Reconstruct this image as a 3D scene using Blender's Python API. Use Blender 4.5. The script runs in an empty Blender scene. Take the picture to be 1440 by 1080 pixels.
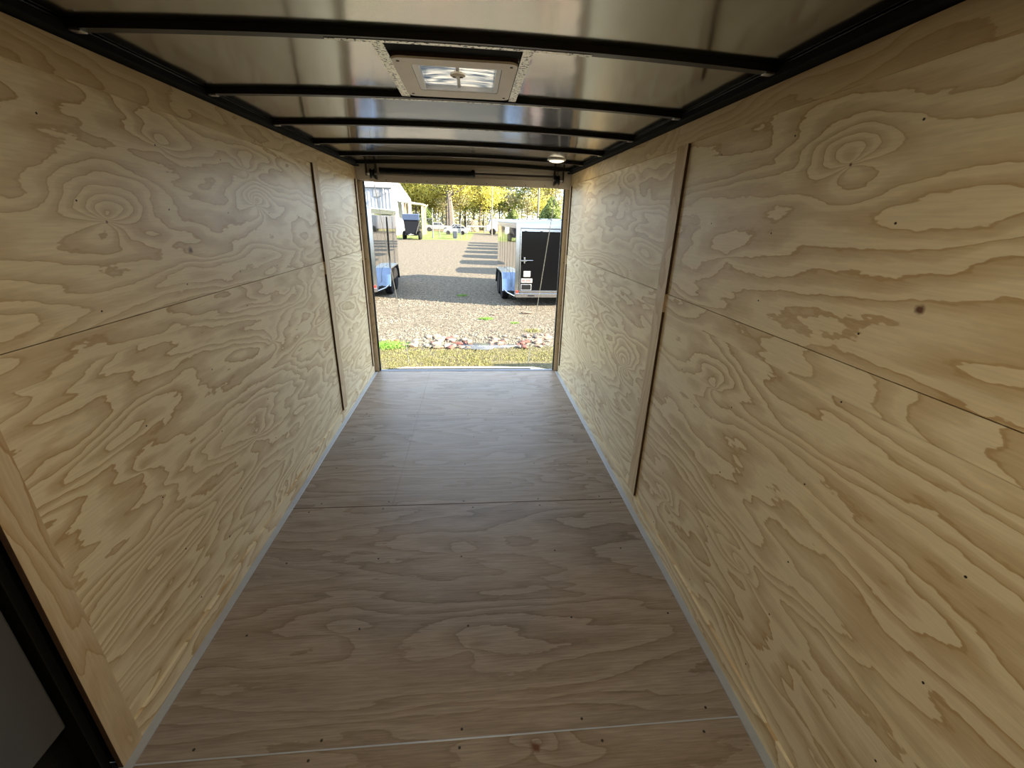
import bpy, bmesh, math, random
from mathutils import Vector, Matrix
random.seed(7)
PI = math.pi
C = bpy.context.scene.collection
# ------------------------------------------------------------------ camera
cam_d = bpy.data.cameras.new('camera'); cam = bpy.data.objects.new('camera', cam_d); C.objects.link(cam)
a, b, c = -0.3718, -0.0286, -0.0955
Mr = Matrix.Rotation(c, 3, 'Z') @ Matrix.Rotation(a, 3, 'X') @ Matrix.Rotation(b, 3, 'Y')
r_, f_, u_ = Mr.col[0], Mr.col[1], Mr.col[2]
M = Matrix(((r_[0], u_[0], -f_[0]), (r_[1], u_[1], -f_[1]), (r_[2], u_[2], -f_[2]))).to_4x4()
M.translation = (0.0699, 0.0, 1.6122)
cam.matrix_world = M
cam_d.sensor_width = 36; cam_d.lens = 594.1 / 1440 * 36; cam_d.clip_start = 0.02; cam_d.clip_end = 800
bpy.context.scene.camera = cam
# ------------------------------------------------------------------ view, sky, sun
vs = bpy.context.scene.view_settings
vs.view_transform = 'Standard'; vs.look = 'None'; vs.gamma = 1.0; vs.exposure = 0.42; vs.use_curve_mapping = False
SUN_DIR = Vector((-0.94, 0.30, -0.47)).normalized()      # way the light travels
w = bpy.data.worlds.new('sky'); bpy.context.scene.world = w; w.use_nodes = True
nt = w.node_tree; nt.nodes.clear()
sk = nt.nodes.new('ShaderNodeTexSky'); sk.sky_type = 'HOSEK_WILKIE'; sk.turbidity = 3.2; sk.ground_albedo = 0.4
sk.sun_direction = -SUN_DIR
mx = nt.nodes.new('ShaderNodeMix'); mx.data_type = 'RGBA'; mx.inputs[0].default_value = 0.35
mx.inputs[7].default_value = (0.55, 0.66, 0.80, 1)
bg = nt.nodes.new('ShaderNodeBackground'); bg.inputs[1].default_value = 10.5
ou = nt.nodes.new('ShaderNodeOutputWorld')
nt.links.new(sk.outputs[0], mx.inputs[6]); nt.links.new(mx.outputs[2], bg.inputs[0]); nt.links.new(bg.outputs[0], ou.inputs[0])
sd = bpy.data.lights.new('sun', 'SUN'); sd.energy = 38.0; sd.angle = 0.009; sd.color = (1.0, 0.87, 0.68)
so = bpy.data.objects.new('sun', sd); C.objects.link(so); so.rotation_euler = SUN_DIR.to_track_quat('-Z', 'Y').to_euler(); so.location = (30, -10, 20)

FRONT_FILL, REAR_LAMP = 7.5, 1.2       # watts: added unseen front fill, then the rear dome light (fixtures below)
# ------------------------------------------------------------------ helpers
class MB:
    def __init__(s): s.v = []; s.f = []
    def add(s, vs, fs):
        n = len(s.v); s.v += [tuple(v) for v in vs]; s.f += [tuple(i + n for i in f) for f in fs]; return s
    def box(s, x0, x1, y0, y1, z0, z1, bev=0.0, rot=None, piv=None):
        if x0 > x1: x0, x1 = x1, x0
        if y0 > y1: y0, y1 = y1, y0
        if z0 > z1: z0, z1 = z1, z0
        if bev <= 0:
            vs = [(x, y, z) for z in (z0, z1) for y in (y0, y1) for x in (x0, x1)]
            fs = [(0, 2, 3, 1), (4, 5, 7, 6), (0, 1, 5, 4), (2, 6, 7, 3), (0, 4, 6, 2), (1, 3, 7, 5)]
        else:
            bm = bmesh.new(); bmesh.ops.create_cube(bm, size=1)
            for v in bm.verts:
                v.co = Vector(((x0 + x1) / 2 + v.co.x * (x1 - x0), (y0 + y1) / 2 + v.co.y * (y1 - y0), (z0 + z1) / 2 + v.co.z * (z1 - z0)))
            bmesh.ops.bevel(bm, geom=bm.edges[:], offset=min(bev, .45 * min(x1 - x0, y1 - y0, z1 - z0)), segments=2, affect='EDGES', profile=.5)
            vs = [v.co.copy() for v in bm.verts]; fs = [[v.index for v in f.verts] for f in bm.faces]; bm.free()
        if rot is not None:
            p = Vector(piv or (0, 0, 0)); vs = [rot @ (Vector(v) - p) + p for v in vs]
        return s.add(vs, fs)
    def tube(s, pts, rad, n=8, cap=True):
        pts = [Vector(p) for p in pts]
        rr = rad if isinstance(rad, (list, tuple)) else [rad] * len(pts)
        vs = []; fs = []; up = None
        for i, p in enumerate(pts):
            d = (pts[min(i + 1, len(pts) - 1)] - pts[max(i - 1, 0)])
            d = d.normalized() if d.length > 1e-9 else Vector((0, 0, 1))
            if up is None:
                up = Vector((0, 0, 1)) if abs(d.z) < .9 else Vector((1, 0, 0))
            sx = d.cross(up).normalized(); up = sx.cross(d).normalized()
            for k in range(n):
                t = 2 * PI * k / n; vs.append(p + rr[i] * (math.cos(t) * sx + math.sin(t) * up))
        for i in range(len(pts) - 1):
            for k in range(n):
                fs.append((i * n + k, i * n + (k + 1) % n, (i + 1) * n + (k + 1) % n, (i + 1) * n + k))
        if cap:
            fs.append(tuple(range(n - 1, -1, -1))); fs.append(tuple((len(pts) - 1) * n + k for k in range(n)))
        return s.add(vs, fs)
    def lathe(s, prof, cen, axis='z', n=24):
        # prof: (r, h) pairs along axis
        vs = []; fs = []
        for r, h in prof:
            for k in range(n):
                t = 2 * PI * k / n; cs, sn = r * math.cos(t), r * math.sin(t)
                q = (cs, sn, h) if axis == 'z' else ((h, cs, sn) if axis == 'x' else (cs, h, sn))
                vs.append((q[0] + cen[0], q[1] + cen[1], q[2] + cen[2]))
        for i in range(len(prof) - 1):
            for k in range(n):
                fs.append((i * n + k, i * n + (k + 1) % n, (i + 1) * n + (k + 1) % n, (i + 1) * n + k))
        if prof[0][0] > 1e-6: fs.append(tuple(range(n - 1, -1, -1)))
        if prof[-1][0] > 1e-6: fs.append(tuple((len(prof) - 1) * n + k for k in range(n)))
        return s.add(vs, fs)
    def prism(s, poly, axis, h0, h1):
        # poly: 2d outline; axis: extrusion axis
        n = len(poly); vs = []
        for h in (h0, h1):
            for p, q in poly:
                vs.append((h, p, q) if axis == 'x' else ((p, h, q) if axis == 'y' else (p, q, h)))
        fs = [tuple(range(n - 1, -1, -1)), tuple(range(n, 2 * n))] + [(k, (k + 1) % n, n + (k + 1) % n, n + k) for k in range(n)]
        return s.add(vs, fs)
    def mesh(s, name, mat, smooth=False, off=None):
        me = bpy.data.meshes.new(name)
        vs = [tuple(Vector(v) - Vector(off)) for v in s.v] if off else s.v
        me.from_pydata(vs, [], s.f); me.update()
        bm = bmesh.new(); bm.from_mesh(me); bmesh.ops.recalc_face_normals(bm, faces=bm.faces)
        bm.to_mesh(me); bm.free()
        if mat: me.materials.append(mat)
        if smooth:
            me.polygons.foreach_set('use_smooth', [True] * len(me.polygons))
            try: me.set_sharp_from_angle(angle=math.radians(35))
            except Exception: pass
        return me
    def build(s, name, mat, parent=None, smooth=False, kind=None, off=None):
        o = bpy.data.objects.new(name, s.mesh(name, mat, smooth, off)); C.objects.link(o)
        if off: o.location = off
        if parent: o.parent = parent
        if kind: o['kind'] = kind
        return o

def tag(o, label=None, cat=None, group=None, kind=None):
    if label: o['label'] = label
    if cat: o['category'] = cat
    if group: o['group'] = group
    if kind: o['kind'] = kind
    return o
def empty(name, loc, rz=0, label=None, cat=None, group=None, kind=None):
    o = bpy.data.objects.new(name, None); C.objects.link(o); o.empty_display_size = .1
    o.location = loc; o.rotation_euler = (0, 0, rz)
    return tag(o, label, cat, group, kind)
def copy_tree(o, parent=None):
    c = o.copy(); C.objects.link(c)
    if parent is not None: c.parent = parent
    for ch in list(o.children): copy_tree(ch, c)
    return c

# ------------------------------------------------------------------ materials
def mat(name, col, rough=.6, metal=0.0, spec=.5, coat=0.0, bump=None, var=None, emit=None, trans=0.0, aniso=0.0):
    m = bpy.data.materials.new(name); m.use_nodes = True; N = m.node_tree.nodes; L = m.node_tree.links
    p = N['Principled BSDF']; p.inputs['Base Color'].default_value = (*col, 1); p.inputs['Roughness'].default_value = rough
    p.inputs['Metallic'].default_value = metal; p.inputs['Specular IOR Level'].default_value = spec
    p.inputs['Coat Weight'].default_value = coat; p.inputs['Transmission Weight'].default_value = trans
    p.inputs['Anisotropic'].default_value = aniso
    if emit: p.inputs['Emission Color'].default_value = (*emit[:3], 1); p.inputs['Emission Strength'].default_value = emit[3]
    tc = N.new('ShaderNodeTexCoord')
    sc, amt, amb = (var or (9.0, .12))[0], (var or (9.0, .12))[1], bump
    nz = N.new('ShaderNodeTexNoise'); nz.inputs['Scale'].default_value = sc; nz.inputs['Detail'].default_value = 4
    L.new(tc.outputs['Object'], nz.inputs['Vector'])
    mp = N.new('ShaderNodeMapRange'); mp.inputs[3].default_value = 1 - amt; mp.inputs[4].default_value = 1 + amt
    L.new(nz.outputs[0], mp.inputs[0])
    h = N.new('ShaderNodeVectorMath'); h.operation = 'SCALE'; h.inputs[0].default_value = col
    L.new(mp.outputs[0], h.inputs['Scale']); L.new(h.outputs[0], p.inputs['Base Color'])
    if bump:
        n2 = N.new('ShaderNodeTexNoise'); n2.inputs['Scale'].default_value = bump[0]; n2.inputs['Detail'].default_value = 3
        L.new(tc.outputs['Object'], n2.inputs['Vector'])
        bp = N.new('ShaderNodeBump'); bp.inputs['Strength'].default_value = bump[1]; bp.inputs['Distance'].default_value = bump[2] if len(bump) > 2 else .01
        L.new(n2.outputs[0], bp.inputs['Height']); L.new(bp.outputs[0], p.inputs['Normal'])
    return m

class G:      # tiny node-graph helper
    def __init__(s, m): s.N = m.node_tree.nodes; s.L = m.node_tree.links
    def put(s, sock, v):
        if isinstance(v, bpy.types.NodeSocket): s.L.new(v, sock)
        elif v is not None: sock.default_value = v
    def m(s, op, a=None, b=None, c=None, clamp=False):
        n = s.N.new('ShaderNodeMath'); n.operation = op; n.use_clamp = clamp
        s.put(n.inputs[0], a); s.put(n.inputs[1], b)
        if c is not None: s.put(n.inputs[2], c)
        return n.outputs[0]
    def comb(s, x, y, z):
        n = s.N.new('ShaderNodeCombineXYZ'); s.put(n.inputs[0], x); s.put(n.inputs[1], y); s.put(n.inputs[2], z); return n.outputs[0]
    def noise(s, vec, scale=1, detail=2, rough=.5, dist=0):
        n = s.N.new('ShaderNodeTexNoise'); s.put(n.inputs['Vector'], vec); n.inputs['Scale'].default_value = scale
        n.inputs['Detail'].default_value = detail; n.inputs['Roughness'].default_value = rough; n.inputs['Distortion'].default_value = dist
        return n.outputs[0]
    def ramp(s, fac, stops):
        n = s.N.new('ShaderNodeValToRGB'); s.put(n.inputs[0], fac); e = n.color_ramp.elements
        while len(e) > 1: e.remove(e[-1])
        e[0].position = stops[0][0]; e[0].color = (*stops[0][1], 1)
        for p, c in stops[1:]:
            k = e.new(p); k.color = (*c, 1)
        return n.outputs[0]
    def mix(s, f, a, b, mode='MIX'):
        n = s.N.new('ShaderNodeMix'); n.data_type = 'RGBA'; n.blend_type = mode
        s.put(n.inputs[0], f)
        for i, v in ((6, a), (7, b)):
            if isinstance(v, tuple): v = (*v[:3], 1)
            s.put(n.inputs[i], v)
        return n.outputs[2]

PLYN = 0
def ply(name, grain, across, seed, light=(.66, .52, .33), dark=(.47, .30, .145), rings=7.0, knots=(), rough=.5, spots=(), gs=.55, cs=2.2, contrast=1.0, spec=.4, fib=.10):
    """rotary-cut pine plywood: contour bands of a stretched noise field, knots swell the field"""
    m = bpy.data.materials.new(name); m.use_nodes = True; g = G(m); N = g.N
    p = N['Principled BSDF']; tc = N.new('ShaderNodeTexCoord'); sp = N.new('ShaderNodeSeparateXYZ'); g.L.new(tc.outputs['Object'], sp.inputs[0])
    u = sp.outputs['xyz'.index(grain)]; v = sp.outputs['xyz'.index(across)]
    uv = g.comb(g.m('MULTIPLY', u, gs), g.m('MULTIPLY', v, cs), seed * 3.17)
    h = g.noise(uv, 1.25, 3.0, .48, .25)
    uj = g.comb(g.m('MULTIPLY', u, 7.0), g.m('MULTIPLY', v, 22.0), seed * 1.3)
    j = g.noise(uj, 1.0, 3.0, .6)
    hh = g.m('ADD', g.m('MULTIPLY', h, 3.0), g.m('MULTIPLY', g.m('SUBTRACT', j, .5), .15))
    core = None
    for (ku, kv, kr, ka) in knots:
        du = g.m('MULTIPLY', g.m('SUBTRACT', u, ku), .55); dv = g.m('SUBTRACT', v, kv)
        d2 = g.m('ADD', g.m('MULTIPLY', du, du), g.m('MULTIPLY', dv, dv))
        e = g.m('EXPONENT', g.m('MULTIPLY', d2, -1.0 / (kr * kr)))
        # growth rings are pulled together into the heart of the knot
        dip = g.m('DIVIDE', g.m('ADD', dv, g.m('MULTIPLY', du, .35)), g.m('SQRT', g.m('ADD', d2, .00006)))
        hh = g.m('ADD', hh, g.m('MULTIPLY', g.m('MULTIPLY', e, dip), ka * .62))
        hh = g.m('ADD', hh, g.m('MULTIPLY', e, ka * .35))
    t = g.m('FRACT', g.m('MULTIPLY', hh, rings))
    band = g.ramp(t, [(0, (.10,) * 3), (.04, (0,) * 3), (.36, (0,) * 3), (.52, (.34,) * 3), (.70, (.58,) * 3), (.86, (.72,) * 3), (.94, (1.15,) * 3), (.985, (1.0,) * 3), (1, (.10,) * 3)])
    # bands fade in and out
    fade = g.m('MULTIPLY_ADD', g.noise(g.comb(g.m('MULTIPLY', u, 1.3), g.m('MULTIPLY', v, 4.0), seed + 9.1), 1.0, 2, .5), 1.7, -.15, clamp=True)
    fac = g.m('MULTIPLY', g.m('MULTIPLY', band, g.m('MULTIPLY_ADD', fade, .75, .25)), contrast, clamp=True)
    col = g.mix(fac, light, dark)
    tint = g.noise(g.comb(g.m('MULTIPLY', u, .9), g.m('MULTIPLY', v, 2.6), seed + 4.4), 1.0, 2, .5)
    col = g.mix(g.m('MULTIPLY_ADD', tint, 1.6, -.55, clamp=True), col, g.mix(.28, col, (.50, .33, .17)))
    fb = g.noise(g.comb(g.m('MULTIPLY', u, 9.0), g.m('MULTIPLY', v, 160.0), seed), 1.0, 2, .6)
    col = g.mix(1.0, col, g.ramp(fb, [(.25, (1 - fib,) * 3), (.75, (1 + fib * .5,) * 3)]), 'MULTIPLY')
    for (su, sv, sr) in spots:       # knot hearts, pitch spots
        du = g.m('SUBTRACT', u, su); dv = g.m('SUBTRACT', v, sv)
        wob = g.m('MULTIPLY', g.m('SUBTRACT', g.noise(g.comb(g.m('MULTIPLY', u, 60), g.m('MULTIPLY', v, 60), 0), 1, 2), .5), sr * .9)
        d = g.m('ADD', g.m('SQRT', g.m('ADD', g.m('MULTIPLY', du, du), g.m('MULTIPLY', dv, dv))), wob)
        s1 = g.m('SUBTRACT', 1.0, g.m('DIVIDE', d, sr), clamp=True)
        col = g.mix(g.m('MULTIPLY', s1, 1.6, clamp=True), col, (.13, .055, .03))
    g.L.new(col, p.inputs['Base Color'])
    p.inputs['Roughness'].default_value = rough; p.inputs['Specular IOR Level'].default_value = spec
    bp = N.new('ShaderNodeBump'); bp.inputs['Strength'].default_value = .25; bp.inputs['Distance'].default_value = .0012
    g.L.new(g.m('ADD', fb, g.m('MULTIPLY', band, .5)), bp.inputs['Height']); g.L.new(bp.outputs[0], p.inputs['Normal'])
    return m

WL, WD = (.77, .67, .455), (.47, .325, .160)
m_black = mat('black_steel', (.006, .006, .006), .34, .0, .25)
m_blackdeep = mat('black_rubber', (.006, .006, .006), .8, spec=.1)
m_silver = mat('bright_aluminium', (.80, .81, .83), .22, 1.0)
m_galv = mat('galvanised_steel', (.62, .62, .60), .35, 1.0, var=(60, .3))
m_angle = mat('grey_floor_angle', (.47, .50, .54), .35, .35, var=(14, .15))
m_edge = mat('dark_ply_edge', (.06, .028, .012), .8, var=(40, .3))  # ply edges and joints; shade of the batten sides is in this colour
m_screw = mat('dark_screw', (.035, .028, .022), .5, .3)
m_white = mat('white_paint', (.80, .80, .80), .35)
m_header = mat('header_liner', (.68, .62, .55), .45, .2, var=(3, .06))

# ------------------------------------------------------------------ trailer interior
W = 1.03; Y0 = -0.55; YD = 4.53; H = 2.03; T = .009
GZ = -.56
fl = MB().box(-W - .05, W + .05, Y0, YD, -.10, -.021).build('floor', m_black, kind='structure')
seams = [Y0, .886, 2.136, 3.404, YD]
def floor_split(k): return -.42 if k in (2, 3) else None
scr = MB()
rnd = random.Random(3)
for k in range(4):
    y0, y1 = seams[k] + .0012, seams[k + 1] - .0012
    xs = [(-W + .012, W - .012)] if k not in (2, 3) else [(-W + .012, -.4205), (-.4195, W - .012)]
    for i, (x0, x1) in enumerate(xs):
        m = ply('floor_plywood', 'x', 'y', 11 + k * 1.7, light=(.30, .25, .205), dark=(.18, .135, .10), rings=4.6 if k < 2 else 5.0,
                rough=.46, gs=.36, cs=1.9, contrast=.9, spec=.25, fib=.26,
                knots=((-.03, 1.72, .14, .35), (.05, 1.2, .25, .4), (-.5, 1.3, .2, .35)) if k == 1 else ((.9, 2.4, .15, .3), (.2, 3.0, .2, .3)) if k == 2 else ((.262, .845, .07, .5),) if k == 0 else (),
                spots=((.262, .845, .02),) if k == 0 else ()) if i == 0 else m
        sh = MB().box(x0, x1, y0, y1, -.0205, 0.0).build('plywood_sheet', m, fl)
    for yy in (y0 + .03, (y0 + y1) / 2 - .2, (y0 + y1) / 2 + .2, y1 - .03):
        for xx in (-.88, -.45, 0.02, .45, .88):
            x_, y_ = xx + rnd.uniform(-.05, .05), yy + rnd.uniform(-.008, .008)
            if y_ < .6: continue
            MB().lathe([(.0045, -.001), (.0045, .0010), (.003, .0014)], (x_, y_, 0), n=8).build('screw', m_screw, sh)
tag(MB().box(-W + .03, W - .03, seams[1] - .0025, seams[1] + .0025, -.002, .0012, .0005).build('trim_60', m_angle), kind='structure')
tag(MB().box(-W + .03, W - .03, seams[2] - .0022, seams[2] + .0022, -.002, .0008).build('trim_61', m_edge), kind='structure')
# raised silvery swelling edge along the nearest seam is just the sheet edge lifted a hair
for s, nm in ((-1, 'trim_1'), (1, 'trim_2')):
    tag(MB().box(s * W, s * (W - .040), Y0, YD - .03, -.004, .0045, .001).build(nm, m_angle), kind='structure')

def wall(side):
    s = -1 if side == 'left' else 1
    X = s * W
    yfront = .90 if side == 'left' else Y0
    core = MB().box(X + s * .012, X + s * .06, yfront, YD, 0, 2.12).build('wall_' + side, m_black, kind='structure')
    ymid = 3.38 if side == 'left' else 2.12
    segs = [(yfront, ymid), (ymid, YD - .005)]
    for lev, (z0, z1) in enumerate(((.0, 1.284), (1.287, H))):
        for k, (y0, y1) in enumerate(segs):
            kn, spt = (), ()
            if side == 'left':
                if lev == 1 and k == 0:
                    kn = ((1.462, 1.575, .13, .8), (2.434, 1.646, .10, .8), (2.39, 1.80, .07, .4), (1.79, 1.82, .12, .35))
                    spt = ((1.462, 1.572, .006), (1.826, 1.466, .016), (2.434, 1.646, .005))
                if lev == 0 and k == 0: kn = ((2.35, .95, .14, .45), (2.0, .55, .12, .3), (1.3, .8, .15, .3)); spt = ((1.62, .25, .007),)
            else:
                if lev == 1 and k == 0: kn = ((1.13, 1.765, .10, .7), (1.6, 1.5, .16, .22), (.75, 1.6, .16, .15)); spt = ((.831, 1.453, .014), (1.13, 1.765, .006))
                if lev == 0 and k == 1: kn = ((2.50, .75, .14, .8), (3.2, .5, .2, .4), (3.6, .9, .15, .5))
                if lev == 0 and k == 0: kn = ((1.5, 1.0, .12, .5), (1.1, .45, .2, .4), (1.7, .3, .1, .4))
                if lev == 1 and k == 1: kn = ((2.8, 1.7, .12, .4),)
            m = ply('wall_plywood', 'y', 'z', (3 if side == 'left' else 23) + lev * 5.3 + k * 2.1, WL, WD, rings=7.5 if lev == 0 else 6.5,
                    knots=kn, spots=spt, rough=.42, gs=.34 if (k == 0 and side == 'right') else .5, cs=1.7 if (k == 0 and side == 'right') else 2.1)
            pn = MB().box(X, X + s * .011, y0 + .0006, y1 - .0006, z0, z1).build('plywood_panel', m, core)
            ys = [y for y in [.55 + .405 * q for q in range(11)] if y0 + .05 < y < y1 - .05]
            for y in ys:
                for z in (.15, .42, .68, .95, 1.22) if lev == 0 else (1.36, 1.60, 1.83):
                    yy, zz = y + rnd.uniform(-.02, .02), z + rnd.uniform(-.04, .04)
                    MB().lathe([(.003, 0), (.003, -s * .0006), (.0015, -s * .001)], (X, yy, zz), axis='x', n=8).build('screw', m_screw, pn)
    # trim boards
    def board(nm, y0, y1, z0, z1, grain, seed, t=T, tone=(WL, WD), edge=0):
        mm = ply('trim_plywood', grain, 'z' if grain == 'y' else 'y', seed, *tone, rings=6, rough=.5)
        o = MB().box(X, X - s * t, y0, y1, z0, z1).build(nm, mm); o['kind'] = 'structure'
        # raw ply edge towards the front, its shade put into the dark colour
        if edge:
            for e0, e1 in ((z0 + .001, 1.195), (1.285, z1 - .001)): MB().box(X, X - s * (t - .0006), y0 - .0015, y0 - .0001, e0, e1).build('dark_edge', m_edge, o)
        return o
    n0 = 3 if s < 0 else 20
    tn = lambda k: 'trim_%d' % (n0 + k)
    ysp = (3.30, 3.445) if s < 0 else (2.045, 2.165)
    ba = (3.325, 3.425) if s < 0 else (2.048, 2.150)
    BT = (WL[0] * .80, WL[1] * .74, WL[2] * .70), (WD[0] * .95, WD[1] * .9, WD[2] * .85)
    # frieze, two lengths
    board(tn(0), yfront, ysp[1], 1.935 if s < 0 else 1.945, H, 'y', 41 + s, .008, ((.62, .50, .30), (.44, .30, .15)))
    board(tn(1), ysp[1] + .001, YD - .004, 1.925 if s < 0 else 1.935, H, 'y', 47 + s, .008, ((.62, .49, .28), (.44, .30, .15)))
    # belt rail
    board(tn(2), yfront, ba[0], 1.195, 1.285, 'y', 51 + s, .0022)
    board(tn(3), ba[1], YD - .08, 1.195, 1.285, 'y', 55 + s, .0035)
    # vertical battens
    board(tn(4), ba[0], ba[1], .085, 1.935 if s < 0 else 1.945, 'z', 61 + s, .013, BT, 1)
    board(tn(5), YD - .075, YD - .035, .085, 1.925, 'z', 66 + s, .012, BT, 1)
    if s < 0: board(tn(6), .882, .962, .002, H - .12, 'z', 71, .014, BT, 1)
    # baseboard, two lengths
    bb = board('baseboard_' + side, yfront + (.06 if s < 0 else 0), ba[0] - .01, .005, .083, 'y', 81 + s, .011, edge=0)
    b2 = board('baseboard_' + side + '_far', ba[0] - .009, YD - .03, .005, .08, 'y', 85 + s, .008)
    b2.name = tn(7)
wall('left'); wall('right')

# side rails (black steel) along the top of both walls
for s, nm in ((-1, 'trim_40'), (1, 'trim_41')):
    o = MB().box(s * .985, s * 1.10, Y0, YD, H + .004, 2.060, .004).box(s * 1.02, s * 1.12, Y0, YD, 2.07, 2.16).build(nm, m_blackdeep, kind='structure')
    MB().box(s * .985, s * .995, Y0, YD, 2.0595, 2.0625, .0005).build('rail_lip', m_black, o)

# ceiling skin
def crown(x): return .024 * (1 - (x / 1.0) ** 2)
m_skin = mat('mill_aluminium_skin', (.39, .385, .355), .13, 1.0, var=(1.1, .05), bump=(1.6, .22, .02))
VX0, VX1, VY0, VY1 = -.14, .18, 1.615, 1.955
bows_y = [.25, .87, 1.475, 2.105, 2.70, 3.315, 3.90, 4.42]
gx = sorted([-1.06 + 2.12 * i / 24 for i in range(25)] + [VX0, VX1]); gy = sorted([Y0 + (YD + .02 - Y0) * j / 60 for j in range(61)] + [VY0, VY1])
mb2 = MB(); nx = len(gx)
for y in gy:
    for x in gx: mb2.v.append((x, y, 2.0635 + (crown(x) if abs(x) < 1 else 0)))
mb2.f = [(j * nx + i, j * nx + i + 1, (j + 1) * nx + i + 1, (j + 1) * nx + i) for j in range(len(gy) - 1) for i in range(nx - 1)
         if not (VX0 - 1e-6 <= gx[i] and gx[i + 1] <= VX1 + 1e-6 and VY0 - 1e-6 <= gy[j] and gy[j + 1] <= VY1 + 1e-6)]
ceil = mb2.build('ceiling', m_skin, smooth=True, kind='structure')
sm = ceil.modifiers.new('thick', 'SOLIDIFY'); sm.thickness = .003; sm.offset = 1
m_tape = bpy.data.materials.new('speckled_foil_tape'); m_tape.use_nodes = True
g = G(m_tape); tcn = g.N.new('ShaderNodeTexCoord')
sp_ = g.noise(tcn.outputs['Object'], 95, 2, .6)
fm = g.m('GREATER_THAN', sp_, .565)
pp = g.N['Principled BSDF']
g.L.new(g.mix(fm, (.66, .64, .56), (.01, .01, .01)), pp.inputs['Base Color'])
g.L.new(g.m('SUBTRACT', .85, g.m('MULTIPLY', fm, .85)), pp.inputs['Metallic']); pp.inputs['Roughness'].default_value = .38

ordn = ['nearest overhead', 'second from the viewer', 'just before the vent', 'just past the vent', 'second past the vent', 'third past the vent', 'just before the rear header', 'tucked against the rear header']
for k, y in enumerate(bows_y):
    e = MB(); prof = []
    n = 20; hw = .016
    for i in range(n + 1):
        x = -.985 + 1.97 * i / n; z0 = 2.046 + crown(x)
        prof += [(x, y - hw, z0), (x, y + hw, z0), (x, y + hw, z0 + .0173), (x, y - hw, z0 + .0173)]
    e.v = prof
    for i in range(n):
        for q in range(4):
            e.f.append((i * 4 + q, i * 4 + (q + 1) % 4, (i + 1) * 4 + (q + 1) % 4, (i + 1) * 4 + q))
    e.f += [(3, 2, 1, 0), (n * 4, n * 4 + 1, n * 4 + 2, n * 4 + 3)]
    root = empty('roof_bow', (0, y, 2.05), 0, 'black steel roof bow across the ceiling, ' + ordn[k], 'roof bow', 'black roof bows carrying the metal roof skin')
    o = e.build('bow_tube', m_black, root, off=(0, y, 2.05)); o.location = (0, 0, 0)
    t = MB()
    x0, x1 = {2: (-.34, .42), 3: (-.35, .45), 4: (-.12, .32), 5: (-.18, .25)}.get(k, (-.1, .1))
    nn = 14
    for i in range(nn + 1):
        x = x0 + (x1 - x0) * i / nn; z = 2.0452 + crown(x)
        t.v += [(x, y + .004 if k != 2 else y - .0, z), (x, y + hw + .001, z)]
    t.f = [(2 * i, 2 * i + 1, 2 * i + 3, 2 * i + 2) for i in range(nn)]
    t2 = t.build('foil_tape', m_tape, root, off=(0, y, 2.05)); t2.location = (0, 0, 0)
    t2.modifiers.new('thick', 'SOLIDIFY').thickness = .0006
    # weld gusset at each end
    for s in (-1, 1):
        q = MB().box(s * .955, s * .984, y - .012, y + .012, 2.043, 2.047).build('end_tab', m_galv, root, off=(0, y, 2.05)); q.location = (0, 0, 0)

# vent
vent = empty('roof_vent', ((VX0 + VX1) / 2, (VY0 + VY1) / 2, 2.07), 0, 'white framed square roof vent with clear lid between two black roof bows', 'roof vent')
vc = ((VX0 + VX1) / 2, (VY0 + VY1) / 2, 2.07)
m_flange = mat('vent_flange', (.84, .79, .71), .45); m_vframe = mat('vent_inner_frame', (.72, .74, .78), .3)
m_vedge = mat('vent_gasket', (.035, .018, .012), .5)
def vpart(mb, name, m, parent=vent, smooth=False):
    o = mb.build(name, m, parent, smooth=smooth, off=vc); o.location = (0, 0, 0) if parent is vent else (0, 0, 0); return o
def ring(mb, x0, x1, y0, y1, ix0, ix1, iy0, iy1, z0, z1, r=.03, n=5):
    def rr(a0, a1, b0, b1, r):
        out = []
        for (cx, cy, st) in ((a1 - r, b1 - r, 0), (a0 + r, b1 - r, PI / 2), (a0 + r, b0 + r, PI), (a1 - r, b0 + r, 1.5 * PI)):
            for k in range(n + 1):
                t = st + PI / 2 * k / n; out.append((cx + r * math.cos(t), cy + r * math.sin(t)))
        return out
    A = rr(x0, x1, y0, y1, r); B = rr(ix0, ix1, iy0, iy1, r * .4); q = len(A)
    vs = [(*p, z0) for p in A] + [(*p, z0) for p in B] + [(*p, z1) for p in A] + [(*p, z1) for p in B]
    fs = []
    for k in range(q):
        l = (k + 1) % q
        fs += [(k, l, q + l, q + k), (2 * q + k, 3 * q + k, 3 * q + l, 2 * q + l), (k, 2 * q + k, 2 * q + l, l), (q + k, q + l, 3 * q + l, 3 * q + k)]
    mb.add(vs, fs); return mb
vx0, vx1, vy0, vy1 = -.181, .214, 1.582, 2.018
vpart(ring(MB(), vx0, vx1, vy0, vy1, vx0 + .056, vx1 - .048, vy0 + .055, vy1 - .09, 2.061, 2.067), 'flange', m_flange)
vpart(ring(MB(), vx0 - .001, vx1 + .001, vy0 - .001, vy1, vx0 + .055, vx1 - .048, vy0 + .055, vy1 - .09, 2.0675, 2.080), 'gasket', m_vedge)
vpart(ring(MB(), vx0 + .010, vx1 - .010, vy0 + .010, vy1 - .010, vx0 + .054, vx1 - .047, vy0 + .054, vy1 - .089, 2.0805, 2.088, r=.02), 'riser', m_black)
vpart(ring(MB(), vx0 + .058, vx1 - .050, vy0 + .057, vy1 - .092, vx0 + .078, vx1 - .066, vy0 + .068, vy1 - .106, 2.062, 2.082, r=.015), 'inner_frame', m_vframe)
m_lid = bpy.data.materials.new('milky_vent_lid'); m_lid.use_nodes = True
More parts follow.
